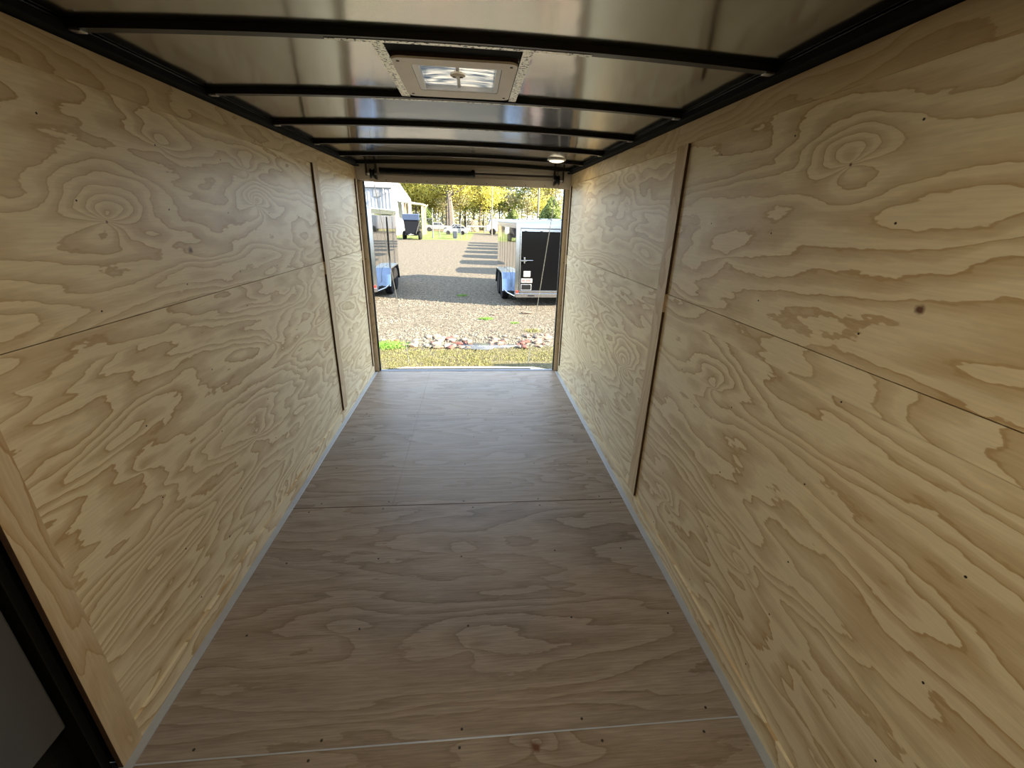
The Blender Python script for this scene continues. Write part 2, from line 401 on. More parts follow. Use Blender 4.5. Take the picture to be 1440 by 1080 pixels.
g = G(m_lid); q = g.N['Principled BSDF']; q.inputs['Base Color'].default_value = (.3, .34, .38, 1); q.inputs['Roughness'].default_value = .25
q.inputs['IOR'].default_value = 1.2
tcn = g.N.new('ShaderNodeTexCoord'); mpn = g.N.new('ShaderNodeMapping'); mpn.inputs['Scale'].default_value = (5, 30, 1); g.L.new(tcn.outputs['Object'], mpn.inputs[0])
bpn = g.N.new('ShaderNodeBump'); bpn.inputs['Strength'].default_value = .7; bpn.inputs['Distance'].default_value = .02
g.L.new(g.noise(mpn.outputs[0], 1, 2, .5, .4), bpn.inputs['Height']); g.L.new(bpn.outputs[0], q.inputs['Normal'])
tl_ = g.N.new('ShaderNodeBsdfTranslucent'); wr = g.noise(mpn.outputs[0], 1.3, 3, .55, .8)
g.L.new(g.ramp(wr, [(.40, (.15, .165, .18)), (.48, (.30, .30, .285)), (.58, (.46, .43, .38))]), tl_.inputs[0])
mxs = g.N.new('ShaderNodeMixShader'); mxs.inputs[0].default_value = .8; oo = [n_ for n_ in g.N if n_.type == 'OUTPUT_MATERIAL'][0]
g.L.new(q.outputs[0], mxs.inputs[1]); g.L.new(tl_.outputs[0], mxs.inputs[2]); g.L.new(mxs.outputs[0], oo.inputs[0])
lid = MB()
for j in range(9):
    for i in range(9):
        x = vx0 + .07 + (vx1 - vx0 - .135) * i / 8; y = vy0 + .062 + (vy1 - vy0 - .160) * j / 8
        lid.v.append((x, y, 2.079 + .008 * (1 - (i / 4 - 1) ** 2) * (1 - (j / 4 - 1) ** 2)))
lid.f = [(j * 9 + i, j * 9 + i + 1, (j + 1) * 9 + i + 1, (j + 1) * 9 + i) for j in range(8) for i in range(8)]
lo = vpart(lid, 'lid', m_lid, smooth=True); lo.modifiers.new('thick', 'SOLIDIFY').thickness = .003
cx, cy = vc[0], vc[1] - .045
kb = vpart(MB().lathe([(.0, 2.060), (.018, 2.060), (.026, 2.064), (.026, 2.070), (.014, 2.073), (.012, 2.078)], (cx, cy, 0), n=18), 'knob', m_flange, smooth=True)
kb2 = MB()
for dx in (-.012, .012): kb2.lathe([(.0, 2.0585), (.006, 2.0585), (.006, 2.061)], (cx + dx, cy, 0), n=10)
o = vpart(kb2, 'knob_screw', m_vedge, kb)
vpart(MB().box(cx - .006, cx + .006, vy0 + .06, vy1 - .10, 2.073, 2.078, .001), 'crank_arm', m_vframe)
for px_, py_ in ((vx0 + .02, vy0 + .03), (vx1 - .02, vy0 + .03), (vx0 + .02, vy1 - .035), (vx1 - .02, vy1 - .035)):
    vpart(MB().lathe([(.0, 2.059), (.005, 2.0595), (.005, 2.0615)], (px_, py_, 0), n=8), 'screw', m_vedge)
# cross pieces framing the vent between the bows
for s, x0, x1 in ((-1, vx0 - .038, vx0 - .004), (1, vx1 + .006, vx1 + .036)):
    rt = MB().box(x0, x1, 1.492, 2.088, 2.0745, 2.084, .002).build('vent_cross_member', m_black)
    tag(rt, 'black cross member on the %s edge of the roof vent, striped with foil tape' % ('left' if s < 0 else 'right'), 'cross member', 'cross members framing the vent')
    MB().box(x0, x1, 1.494, 2.086, 2.0725, 2.0742).build('foil_tape', m_tape, rt)
tag(MB().box(vx0 - .002, vx1 + .002, 1.4925, 1.575, 2.074, 2.084, .002).build('trim_42', m_blackdeep), kind='structure')
tag(MB().box(vx0 - .002, vx1 + .002, 2.025, 2.087, 2.074, 2.084, .002).build('trim_43', m_blackdeep), kind='structure')

# dome light
m_lamp = mat('dome_light_lens', (.85, .80, .68), .4, emit=(1, .86, .62, 1.2))
dl = empty('dome_light', (.745, 3.80, 2.073), 0, 'round white dome light on the metal ceiling near the rear right corner', 'ceiling light')
o = MB().lathe([(.075, .0), (.075, -.008), (.062, -.012)], (0, 0, 0), n=28).build('base_ring', m_white, dl, smooth=True)
o = MB().lathe([(.062, -.008), (.058, -.016), (.035, -.023), (.0, -.025)], (0, 0, 0), n=28).build('lens', m_lamp, dl, smooth=True)

# closed front wall behind the camera
m_fr = ply('front_plywood', 'x', 'z', 131, WL, WD, rings=5)
tag(MB().box(-1.12, 1.12, Y0 - .05, Y0, -.05, 2.16).build('wall_front', m_fr), kind='structure')
fill_fixture = empty('dome_light', (0, .30, 2.085), 0, 'round fill light added on the ceiling above the viewer, out of the picture', 'ceiling light')  # added fixture out of view, brightens the front end
MB().lathe([(.075, .0), (.075, -.008), (.062, -.012)], (0, 0, 0), n=28).build('base_ring', m_white, fill_fixture, smooth=True)
MB().lathe([(.062, -.008), (.058, -.016), (.035, -.023), (.0, -.025)], (0, 0, 0), n=28).build('lens', m_lamp, fill_fixture, smooth=True)
for nm, lc, en in (('front_fill_lamp', (0, .30, 2.03), FRONT_FILL), ('dome_lamp_rear', (.745, 3.80, 2.040), REAR_LAMP)):  # first is the added fill, second the rear dome light
    ld = bpy.data.lights.new(nm, 'AREA'); ld.shape = 'DISK'; ld.size = .12; ld.energy = en; ld.color = (1.0, .86, .62)
    lo_ = bpy.data.objects.new(nm, ld); C.objects.link(lo_); lo_.location = lc

# rear frame: jambs, header, threshold
m_jamb = ply('jamb_wood', 'z', 'x', 91, (.82, .69, .52), (.68, .54, .38), rings=9, rough=.5)
for s, nm in ((-1, 'trim_50'), (1, 'trim_51')):
    x1 = -.975 if s < 0 else .978
    o = MB().box(s * 1.028, x1, YD, YD + .045, .001, 1.99).build(nm, m_jamb, kind='structure')
    MB().box(x1, x1 - s * .008, YD + .003, YD + .05, .003, 1.91, .001).build('door_seal', m_blackdeep, o)
    MB().box(s * 1.036, s * 1.029, YD - .03, YD + .045, .0, 1.99).build('dark_edge', m_edge, o)
    MB().box(s * .98, s * 1.12, YD + .05, YD + .11, -.2, 2.1, .004).build('rear_post', m_silver, o)
    for z in (.32, .75, 1.2, 1.62):
        MB().lathe([(.005, -.0015), (.005, .001)], (s * 1.01, YD, z), axis='y', n=8).build('screw', m_screw, o)
hd = MB().box(-1.10, 1.10, YD + .0, YD + .06, 1.912, 2.135).build('wall_rear', m_header, kind='structure')
MB().box(-.87, .90, YD - .012, YD - .0005, 1.905, 1.972, .003).build('lower_trim', m_header, hd)
MB().box(-.87, .90, YD - .012, YD - .0005, 2.028, 2.066, .003).build('upper_trim', m_header, hd)
for i in range(9):
    MB().lathe([(.005, -.0135), (.005, -.0115)], (-.75 + i * .19, YD, 1.925), axis='y', n=8).build('screw', m_screw, hd)
sp = empty('ramp_spring', (0, YD - .06, 2.0), 0, 'black coil spring and rod above the rear door opening', 'spring assembly')
def sp_part(mb, nm, m, parent=sp, smooth=True):
    o = mb.build(nm, m, parent, smooth=smooth, off=(0, YD - .06, 2.0)); o.location = (0, 0, 0); return o
cy, cz = YD - .05, 2.003
coil = []
for i in range(58 * 12 + 1):
    t = i / 12; coil.append((-.80 + .86 * t / 58, cy + .024 * math.cos(2 * PI * t), cz + .024 * math.sin(2 * PI * t)))
sp_part(MB().tube(coil, .0055, 5), 'coil', m_black)
sp_part(MB().tube([(-.80, cy, cz), (.06, cy, cz)], .018, 10), 'core_tube', m_blackdeep)
sp_part(MB().lathe([(.03, 0), (.034, .01), (.034, .028), (.02, .035)], (.055, cy, cz), axis='x', n=16), 'winding_cone', m_black)
sp_part(MB().tube([(.06, cy, cz), (.90, cy, cz)], .009, 10), 'rod', mat('brown_rod', (.03, .02, .015), .4, .3))
for s in (-1, 1):
    x = s * .875 + (.02 if s > 0 else 0)
    br = MB().box(x - .045, x + .045, YD - .09, YD - .002, 2.055, 2.092, .004)
    br.box(x - s * .045, x - s * .04, YD - .09, YD - .002, 1.925, 2.06, .002).box(x + s * .04, x + s * .045, YD - .09, YD - .002, 1.955, 2.06, .002)
    sp_part(br, 'bracket', m_black, smooth=False)
    sp_part(MB().lathe([(.042, -.02), (.042, -.015), (.03, -.012), (.03, .012), (.042, .015), (.042, .02)], (x - s * .012, cy, 1.975), axis='x', n=20), 'cable_drum', m_black)
    sp_part(MB().lathe([(.0, -.05), (.012, -.05), (.012, .05), (.0, .05)], (x, cy, 1.975), axis='x', n=12), 'axle', m_galv)
# corner covers
for s, nm in ((-1, 'trim_52'), (1, 'trim_53')):
    tag(MB().box(s * .90, s * 1.035, YD - .028, YD - .001, 1.90 if s > 0 else 1.92, 2.06, .004).build(nm, m_header), kind='structure')

# threshold + ramp door lying open on the ground
th = MB().box(-.97, .97, YD + .0, YD + .05, -.03, .004, .002).build('trim_54', mat('sill_steel', (.16, .18, .22), .5), kind='structure')
m_ramp = mat('ramp_plywood', (.28, .235, .17), .6, var=(5, .2)); m_flap = mat('aluminium_flap', (.26, .25, .22), .5, .2)
rlen = 1.62; ang = math.atan2(-.525, rlen - .05)
ramp = empty('ramp_door', (0, YD + .07, -.015), 0, 'open rear ramp door sloping from the trailer sill down to the ground', 'ramp door')
Rr = Matrix.Rotation(math.asin(-.49 / rlen), 3, 'X')
def rbox(nm, m, *a, **k):
    o = MB().box(*a, **k, rot=Rr, piv=(0, 0, 0)).build(nm, m, ramp); return o
rbox('ramp_deck', m_ramp, -.90, .90, .015, rlen - .05, -.035, .0)
for s in (-1, 1): rbox('side_rail', m_silver, s * .90, s * .935, .01, rlen - .02, -.04, .008)
rbox('hinge', m_black, -.90, .72, -.01, .020, -.008, .020)
fp = MB().prism([(-.70, rlen - .05), (.62, rlen - .05), (.50, rlen + .07), (-.58, rlen + .07)], 'z', -.012, .004)
fp.v = [tuple(Rr @ Vector(v)) for v in fp.v]
fp.build('transition_flap', m_flap, ramp)
for s, nm in ((-1, 'left'), (1, 'right')):
    top = Vector((s * .875 + (.02 if s > 0 else 0), YD + .02, 1.93)); end = Vector((s * .90, YD + .07 + .97 * rlen, -.015 - .97 * .49 + .02))
    tag(MB().tube([top, (top + end) / 2, end], .0035, 6).build('ramp_cable', m_galv, smooth=True), 'thin steel cable running from the header to the %s edge of the open ramp' % nm, 'cable', 'ramp cables')

# side door at front left corner (closed)
sdoor = MB().box(-1.16, -1.10, Y0, .90, -.02, 2.03).build('door_1', m_black, kind='structure')
m_liner = mat('door_liner', (.085, .09, .10), .5, var=(3, .1))
MB().box(-1.0995, -1.06, Y0 + .02, .845, .27, 1.86, .006).build('inner_liner', m_liner, sdoor)
tag(MB().box(-1.099, -1.045, .856, .880, 0, 2.03, .002).build('trim_55', m_black), kind='structure')
tag(MB().box(-1.16, -1.03, Y0, .90, -.06, -.001, .002).build('trim_56', m_black), kind='structure')

# ================================================================== outside
def ppt(px, py, **k):            # where a sight line meets an upright or level plane (used for laying out the yard)
    d = Mr @ Vector(((px - 720) / 594.1, 1, -(py - 540) / 594.1)); o = Vector((0.0699, 0, 1.6122))
    (ax, v), = k.items(); i = 'xyz'.index(ax); return o + d * ((v - o[i]) / d[i])

# ---- ground
m_gr = bpy.data.materials.new('yard_ground'); m_gr.use_nodes = True; g = G(m_gr); q = g.N['Principled BSDF']
tcn = g.N.new('ShaderNodeTexCoord'); spn = g.N.new('ShaderNodeSeparateXYZ'); g.L.new(tcn.outputs['Object'], spn.inputs[0])
X_, Y_ = spn.outputs[0], spn.outputs[1]
v3 = g.comb(X_, Y_, 0)
wob = g.m('MULTIPLY', g.m('SUBTRACT', g.noise(v3, .9, 3, .6), .5), 1.0)
sp1 = g.m('MULTIPLY_ADD', g.m('SUBTRACT', g.m('ADD', g.m('MULTIPLY', g.noise(v3, 30, 2, .7), .6), g.m('MULTIPLY', g.noise(v3, 8, 2, .7), .4)), .5), 1.5, .5); sp2 = g.noise(v3, 9, 3, .65); sp3 = g.noise(v3, 1.1, 3, .6)
gravel = g.ramp(sp1, [(.30, (.035, .03, .026)), (.43, (.16, .135, .10)), (.56, (.27, .23, .165)), (.70, (.60, .54, .42))])
gravel = g.mix(g.m('MULTIPLY_ADD', sp2, 1.6, -.5, clamp=True), gravel, g.mix(.4, gravel, (.12, .10, .075)))
gravel = g.mix(g.m('GREATER_THAN', g.noise(v3, 21, 1, .5), .64), gravel, (.03, .027, .025))
gravel = g.mix(g.m('MULTIPLY_ADD', sp3, 2.0, -.75, clamp=True), gravel, g.mix(.5, gravel, (.25, .215, .155)))
straw = g.ramp(g.noise(v3, 26, 3, .7), [(.3, (.07, .065, .02)), (.48, (.22, .21, .06)), (.62, (.36, .32, .13)), (.8, (.5, .44, .24))])
lawn = g.ramp(g.noise(v3, 1.3, 4, .7), [(.3, (.14, .20, .04)), (.55, (.27, .34, .08)), (.75, (.42, .40, .16))])
def step(v, e0, e1):
    n = g.N.new('ShaderNodeMapRange'); n.clamp = True; g.put(n.inputs[0], v); n.inputs[1].default_value = e0; n.inputs[2].default_value = e1; return n.outputs[0]
yw = g.m('ADD', Y_, wob)
near = g.m('MULTIPLY', g.m('SUBTRACT', 1.0, step(yw, 7.15, 7.5)), g.m('SUBTRACT', 1.0, g.m('MULTIPLY', step(g.m('ADD', X_, wob), .9, 1.3), .35)))
far = step(g.m('ADD', Y_, g.m('MULTIPLY', g.m('SUBTRACT', g.noise(v3, .25, 2), .5), 4)), 45.5, 46.5)
lane = g.m('MULTIPLY', step(g.m('SUBTRACT', X_, g.m('MULTIPLY', Y_, .022)), -1.6, -1.2), g.m('SUBTRACT', 1.0, step(X_, 12, 13)))
lane = g.m('MULTIPLY', lane, g.m('SUBTRACT', 1.0, step(Y_, 70, 73)))
straw = g.mix(.25, straw, (.02, .02, .01))
col = g.mix(g.m('MULTIPLY', near, g.m('MULTIPLY_ADD', g.noise(v3, 2.6, 3, .6), 2.4, -.55, clamp=True)), gravel, straw)
col = g.mix(g.m('MULTIPLY', far, g.m('SUBTRACT', 1.0, lane)), col, lawn)
col = g.mix(step(Y_, 74, 76), col, (.34, .27, .13))
col = g.mix(1.0, col, (.36, .36, .36), 'MULTIPLY')
g.L.new(col, q.inputs['Base Color']); q.inputs['Roughness'].default_value = .95; q.inputs['Specular IOR Level'].default_value = .15
bp = g.N.new('ShaderNodeBump'); bp.inputs['Strength'].default_value = .9; bp.inputs['Distance'].default_value = .02
g.L.new(sp1, bp.inputs['Height']); g.L.new(bp.outputs[0], q.inputs['Normal'])
gm = MB()
xs = [-160, -60, -20, -8] + [-4 + .5 * i for i in range(17)] + [8, 20, 60, 160]
ysg = [-40, -10, 0, 4] + [5 + .5 * i for i in range(16)] + [14, 18, 25, 40, 60, 90, 140, 260]
rg = random.Random(5)
for y in ysg:
    for x in xs:
        gm.v.append((x, y, GZ + (rg.uniform(-.012, .012) if (abs(x) < 4.1 and 5 < y < 13) else 0)))
nxg = len(xs)
gm.f = [(j * nxg + i, j * nxg + i + 1, (j + 1) * nxg + i + 1, (j + 1) * nxg + i) for j in range(len(ysg) - 1) for i in range(nxg - 1)]
gm.build('ground', m_gr, smooth=True, kind='structure')

# loose gravel on the near yard
m_stone = mat('gravel_stone', (.12, .105, .08), .9, var=(2.5, .45))
sg = MB(); rg = random.Random(11)
def stone(mb, x, y, z, r, rnd, fl=.6):
    A = rnd.uniform(0, PI); vs = []
    for k in range(5):
        t = A + 2 * PI * k / 5; rr = r * rnd.uniform(.7, 1.2); vs.append((x + rr * math.cos(t), y + rr * math.sin(t), z))
    for k in range(3):
        t = A + .5 + 2 * PI * k / 3; rr = r * rnd.uniform(.3, .6); vs.append((x + rr * math.cos(t), y + rr * math.sin(t), z + r * fl * rnd.uniform(.8, 1.3)))
    mb.add(vs, [(0, 1, 5), (1, 2, 5), (2, 6, 5), (2, 3, 6), (3, 4, 6), (4, 7, 6), (4, 0, 7), (0, 5, 7), (5, 6, 7)])
for i in range(7000):
    y = 7.4 + 5.5 * rg.random() ** 1.3; x = rg.uniform(-.26, .24) * y + .2
    stone(sg, x, y, GZ - .004, rg.uniform(.009, .028), rg)
tag(sg.build('loose_gravel', m_stone), 'loose tan gravel scattered over the yard beyond the ramp', 'gravel', kind='stuff')

# grass and straw by the ramp
m_grass = mat('dry_grass', (.125, .12, .035), .8, var=(1.6, .5)); m_green = mat('green_grass', (.09, .19, .02), .8, var=(6, .3))
def blades(mb, x, y, h, rnd, wd=.006):
    t = rnd.uniform(0, 2 * PI); l = rnd.uniform(.2, 1.1) * h; dx, dy = math.cos(t), math.sin(t)
    mb.add([(x - dy * wd, y + dx * wd, GZ - .005), (x + dy * wd, y - dx * wd, GZ - .005), (x + dx * l * .5, y + dy * l * .5, GZ + h * .7), (x + dx * l, y + dy * l, GZ + h)], [(0, 1, 2), (1, 3, 2)])
gb = MB()
for i in range(9000):
    y = rg.uniform(6.15, 7.45); x = rg.uniform(-2.0, 1.9)
    if x > .35 and y < 6.6: continue
    if rg.random() < (y - 6.9) * 1.2: continue
    blades(gb, x, y, rg.uniform(.012, .04), rg)
tag(gb.build('dry_grass', m_grass), 'yellow green grass and straw in front of the ramp end', 'grass', kind='stuff')
def tuft(loc, r, h, n, label, m=m_green, wd=.005):
    mb = MB(); rr = random.Random(int(loc[0] * 100 + loc[1] * 10))
    for i in range(n):
        blades(mb, loc[0] + rr.gauss(0, r * .65), loc[1] + rr.gauss(0, r * .42), rr.uniform(.4, 1.1) * h, rr, wd)
    tag(mb.build('grass_clump', m, off=(loc[0], loc[1], GZ)), label, 'grass clump', kind='stuff')
P = ppt(545, 487, z=GZ); tuft((P.x, P.y), .24, .07, 1500, 'bright green grass clump at the left jamb in front of the ramp')
P = ppt(684, 449, z=GZ); tuft((P.x, P.y), .11, .05, 350, 'small green weed clump in the middle of the gravel')
P = ppt(724, 455, z=GZ); tuft((P.x, P.y), .07, .04, 160, 'smaller green weed on the gravel right of the middle one')
P = ppt(749, 466, z=GZ); tuft((P.x, P.y), .13, .05, 350, 'yellow green weed clump above the rocks near the right jamb', m_grass)
P = ppt(650, 416, z=GZ); tuft((P.x, P.y), .12, .05, 200, 'green weed tuft in the shade between the two cargo trailers')

# wet puddle
m_pud = mat('puddle_water', (.06, .065, .075), .12, .0, .5, coat=.0, bump=(9, .12, .01))
pd = MB(); cpx = ppt(682, 487, z=GZ + .004); n = 28
pd.v.append((cpx.x, cpx.y, GZ + .016))
rp = random.Random(2)
for k in range(n):
    t = 2 * PI * k / n; r = 1 + .22 * math.sin(3 * t + 1) + .12 * math.sin(7 * t); pd.v.append((cpx.x + .52 * r * math.cos(t), cpx.y + .20 * r * math.sin(t), GZ + .016))
pd.f = [(0, 1 + k, 1 + (k + 1) % n) for k in range(n)]
pu = pd.build('puddle', m_pud, smooth=True, off=(cpx.x, cpx.y, GZ + .016)); tag(pu, 'shallow bluish puddle among the rocks beyond the ramp', 'puddle')
pu.modifiers.new('thick', 'SOLIDIFY').thickness = .014

# rocks in the washed strip: every one its own object
m_rocks = [mat('rock_' + n_, c_, .85, var=(9, .3), bump=(18, .6, .02)) for n_, c_ in (('pink', (.16, .105, .075)), ('cream', (.19, .155, .115)), ('red', (.10, .035, .025)), ('grey', (.075, .063, .055)))]
def rock_mesh(name, m, seed):
    rr = random.Random(seed); bm = bmesh.new(); bmesh.ops.create_icosphere(bm, subdivisions=2, radius=1)
    pl = [(Vector((rr.gauss(0, 1), rr.gauss(0, 1), rr.gauss(0, 1))).normalized(), rr.uniform(.55, .85)) for _ in range(9)]
    for v in bm.verts:
        for nrm, d in pl:
            k = v.co.dot(nrm)
            if k > d: v.co -= nrm * (k - d)
        v.co.z *= .6
    me = bpy.data.meshes.new(name); bm.to_mesh(me); bm.free(); me.materials.append(m); return me
rms = [[rock_mesh('rock', m, s * 7 + i) for s in range(3)] for i, m in enumerate(m_rocks)]
rr = random.Random(21); rdesc = ['pinkish', 'cream', 'red brown', 'grey']
clusters = [((540, 585, 478, 488), 20, 'in the left heap of the rock strip'), ((600, 660, 474, 490), 34, 'in the middle heap left of the puddle'), ((690, 712, 472, 484), 10, 'on the right rim of the puddle'), ((728, 772, 471, 490), 32, 'in the right heap near the right jamb')]
for (x0, x1, y0, y1), cnt, where in clusters:
    for i in range(cnt):
        p_ = ppt(rr.uniform(x0, x1), rr.uniform(y0, y1), z=GZ); ci = rr.choices(range(4), (5, 4, 2, 1))[0]
        o = bpy.data.objects.new('rock', rms[ci][rr.randrange(3)]); C.objects.link(o)
        s_ = rr.uniform(.035, .085); o.scale = (s_ * rr.uniform(1, 1.5), s_, s_ * rr.uniform(.7, 1)); o.rotation_euler = (0, 0, rr.uniform(0, 6)); o.location = (p_.x, p_.y, GZ + s_ * .25)
        tag(o, '%s rock %s' % (rdesc[ci], where), 'rock', '%s rocks %s' % (rdesc[ci], where))
for px_, py_, s_, l_ in ((740, 441, .10, 'dark brown clod on the gravel just behind the right cargo trailer'), (694, 443, .05, 'small dark clod on the gravel left of the larger one')):
    p_ = ppt(px_, py_, z=GZ); o = bpy.data.objects.new('dirt_clod', rock_mesh('dirt_clod', mat('dark_dirt', (.10, .07, .05), .95), 99)); C.objects.link(o)
    o.scale = (s_ * 1.5, s_, s_ * .8); o.location = (p_.x, p_.y, GZ + s_ * .2); tag(o, l_, 'clod')

# ---- cargo trailers
m_gloss = mat('glossy_black_skin', (.004, .004, .004), .035, 0, .8, coat=1.0, var=(1, .01), bump=(.9, .10, .03))
m_door = mat('black_door_skin', (.0030, .0030, .0033), .10, 0, .05, coat=.0, var=(1, .01), bump=(.8, .08, .03))
m_alu = mat('polished_trim', (.42, .43, .45), .16, 1.0, var=(4, .05)); m_atp = mat('diamond_fender', (.16, .21, .30), .2, 1.0, bump=(70, .15, .003))
m_roofw = mat('white_trailer_roof', (.13, .165, .20), .35, .3); m_tyre = mat('tyre_rubber', (.006, .006, .006), .8, spec=.15); m_rim = mat('steel_rim', (.72, .72, .72), .25, .9)
m_red = mat('red_lens', (.55, .02, .01), .25, emit=(1, .05, .02, .1)); m_plate = mat('white_decal', (.20, .195, .185), .4); m_dk = mat('seam_dark', (.02, .02, .02), .5)
def cargo_trailer(loc, rz, wd, h, ln, label, group=None, side_door=False, z0=.36, full=True, fw=1.0):
    r = empty('cargo_trailer', loc, rz, label, 'trailer', group)
    B = lambda mb, nm, m, p=r, sm_=False: mb.build(nm, m, p, smooth=sm_)
    top = h
    body = MB().prism([(0, .03), (wd, .03), (wd, ln), (wd / 2, ln + .75), (0, ln)], 'z', z0, top - .09)
    bd = B(body, 'body', m_gloss)
    for k in range(1, int(ln / .61)):
        for xx in (-.003, wd - .001): B(MB().box(xx, xx + .004, k * .61 - .004, k * .61 + .004, z0 + .06, top - .14), 'panel_seam', m_dk, bd)
    rf = MB(); n = 12
    prof = [(-.015, top - .09)] + [(-.015 + (wd + .03) * i / n, top - .03 + .07 * math.sin(PI * i / n)) for i in range(n + 1)] + [(wd + .015, top - .09)]
    rf.prism(prof, 'y', -.012, ln + .05)
    B(rf, 'roof', m_roofw, sm_=True)
    rl = MB()
    for x0, x1 in ((-.018, .0), (wd, wd + .018)):
        rl.box(x0, x1, 0, ln, top - .17, top - .05, .004).box(x0, x1, 0, ln, z0 - .03, z0 + .06, .004)
    B(rl, 'edge_trim', m_alu)
    for a0 in (-.02, wd - .085): B(MB().box(a0, a0 + .105, -.015, .035, z0 - .09, top - .10, .006), 'corner_post', m_alu)
    B(MB().box(-.02, wd + .02, -.02, .03, top - .155, top - .055, .006), 'rear_header', m_alu)
    B(MB().box(.0, wd, -.04, .03, z0 - .11, z0 - .0, .008), 'rear_bumper', m_alu)
    dr = B(MB().box(.10, wd - .10, -.012, .02, z0 + .03, top - .19, .004), 'ramp_door', m_door)
    B(MB().box(.09, .118, -.03, -.010, z0 + .02, top - .18, .003).box(wd - .118, wd - .09, -.03, -.010, z0 + .02, top - .18, .003).box(.12, wd - .12, -.026, -.010, top - .235, top - .18, .003).box(.12, wd - .12, -.03, -.010, z0 + .01, z0 + .07, .003), 'door_frame', m_alu, dr)
    for xx in (.22, .62, wd - .62, wd - .22): B(MB().tube([(xx - .03, -.034, top - .215), (xx + .03, -.034, top - .215)], .018, 10), 'hinge', m_alu, dr, True)
    for xx in (.42, wd - .42): B(MB().box(xx - .09, xx + .09, -.05, -.036, z0 - .075, z0 - .045, .004), 'bumper_slot', m_black, dr)
    for sx, xx in ((1, .10), (-1, wd - .10)):
        B(MB().box(xx, xx + sx * .17, -.045, -.025, 1.17, 1.20, .004).box(xx + sx * .085, xx + sx * .125, -.06, -.02, 1.12, 1.27, .008).tube([(xx + sx * .13, -.045, 1.195), (xx + sx * .33, -.03, 1.195)], .008, 8), 'cam_latch', m_alu, dr)
    if full:
        B(MB().box(.20, .38, -.018, -.011, z0 + .42, z0 + .57, .002), 'white_plate', m_plate, dr)
        st = B(MB().box(.14, .44, -.018, -.011, z0 + .27, z0 + .38, .002), 'sticker', m_plate, dr)
        st2 = MB()
        for i, (a0, a1) in enumerate(((.165, .18), (.19, .215), (.225, .24), (.255, .262), (.28, .30), (.31, .325), (.34, .365), (.375, .39))):
            st2.box(a0, a1, -.0195, -.0182, z0 + .295, z0 + .355)
        B(st2, 'sticker_marks', mat('maroon_print', (.30, .05, .05), .5), st)
        lp = B(MB().box(.14, .42, -.016, -.011, z0 + .08, z0 + .235, .002), 'licence_plate_holder', m_galv, dr)
        B(MB().box(.155, .405, -.0185, -.0162, z0 + .092, z0 + .222, .001), 'plate_recess', m_black, lp)
        for i in range(8): B(MB().lathe([(.008, -.016), (.008, -.011)], (wd * .62, 0, z0 + .25 + i * .13), axis='y', n=8), 'rivet', m_galv, dr)
    for xx in (.02, wd - .07):
        B(MB().box(xx, xx + .05, -.024, -.012, z0 - .05, z0 + .07, .003), 'tail_light', m_red)
    # tandem wheels and fender on each side
    for sx, xb in ((-1, 0.0), (1, wd)):
        f0, f1, fz = ln * .17, ln * .17 + 1.9, .78
        fpol = [(f0, z0 - .06), (f0 + .07, fz - .16), (f0 + .26, fz), (f1 - .26, fz), (f1 - .07, fz - .16), (f1, z0 - .06), (f1 - .02, z0 - .06), (f1 - .11, fz - .18), (f1 - .28, fz - .03), (f0 + .28, fz - .03), (f0 + .11, fz - .18), (f0 + .02, z0 - .06)]
        fe = B(MB().prism(fpol, 'x', xb + sx * .005, xb + sx * .245), 'fender', m_atp)
        B(MB().prism(fpol, 'x', xb + sx * .245, xb + sx * .252), 'fender_lip', m_alu, fe)
        B(MB().tube([(xb + sx * .01, 0.0, z0 - .08), (xb + sx * .13, f0 - .12, z0 - .08), (xb + sx * .22, f0 + .03, z0 - .02)], .022, 8), 'fender_brace', m_alu)
        for yy in (f0 + .52, f0 + 1.38):
            ty = B(MB().lathe([(.19, -.09), (.31, -.095), (.335, -.07), (.335, .07), (.31, .095), (.19, .09)], (xb + sx * .125, yy, .335), axis='x', n=28), 'tyre', m_tyre, r, True)
            B(MB().lathe([(.0, -.085), (.06, -.09), (.07, -.06), (.15, -.05), (.19, -.088), (.19, .088), (.15, .05), (.07, .06), (.06, .09), (.0, .085)], (xb + sx * .125, yy, .335), axis='x', n=20), 'rim', m_rim, ty, True)
    B(MB().box(.35, .45, 0, ln, z0 - .09, z0).box(wd - .45, wd - .35, 0, ln, z0 - .09, z0).tube([(-.0, ln * .17 + .52, .335), (wd, ln * .17 + .52, .335)], .03).tube([(0, ln * .17 + 1.38, .335), (wd, ln * .17 + 1.38, .335)], .03), 'chassis', m_black)
    if side_door:
        for yy in (2.6, 3.45): pass
        sdp = B(MB().box(wd + .001, wd + .02, ln - 1.9, ln - 1.0, z0 + .05, top - .25, .004), 'side_door', m_gloss)
        B(MB().box(wd + .018, wd + .03, ln - 1.92, ln - 1.87, z0 + .04, top - .22, .003).box(wd + .018, wd + .03, ln - 1.03, ln - .98, z0 + .04, top - .22, .003), 'side_door_frame', m_alu, sdp)
    return r
# right hand trailer: its near left corner, and a slight yaw
R0 = ppt(727, 330, y=11.2)
tr = cargo_trailer((R0.x, R0.y, GZ), math.radians(3.1), 2.1, 2.13, 4.4, 'black enclosed trailer at the right of the doorway with silver trim and bare white roof')
L0 = ppt(523, 330, y=11.7)
tl = cargo_trailer((L0.x - 2.1, L0.y, GZ), math.radians(1.4), 2.1, 2.38, 4.3, 'tall black enclosed trailer cut off by the left door jamb, chrome fender in the sun', side_door=True)
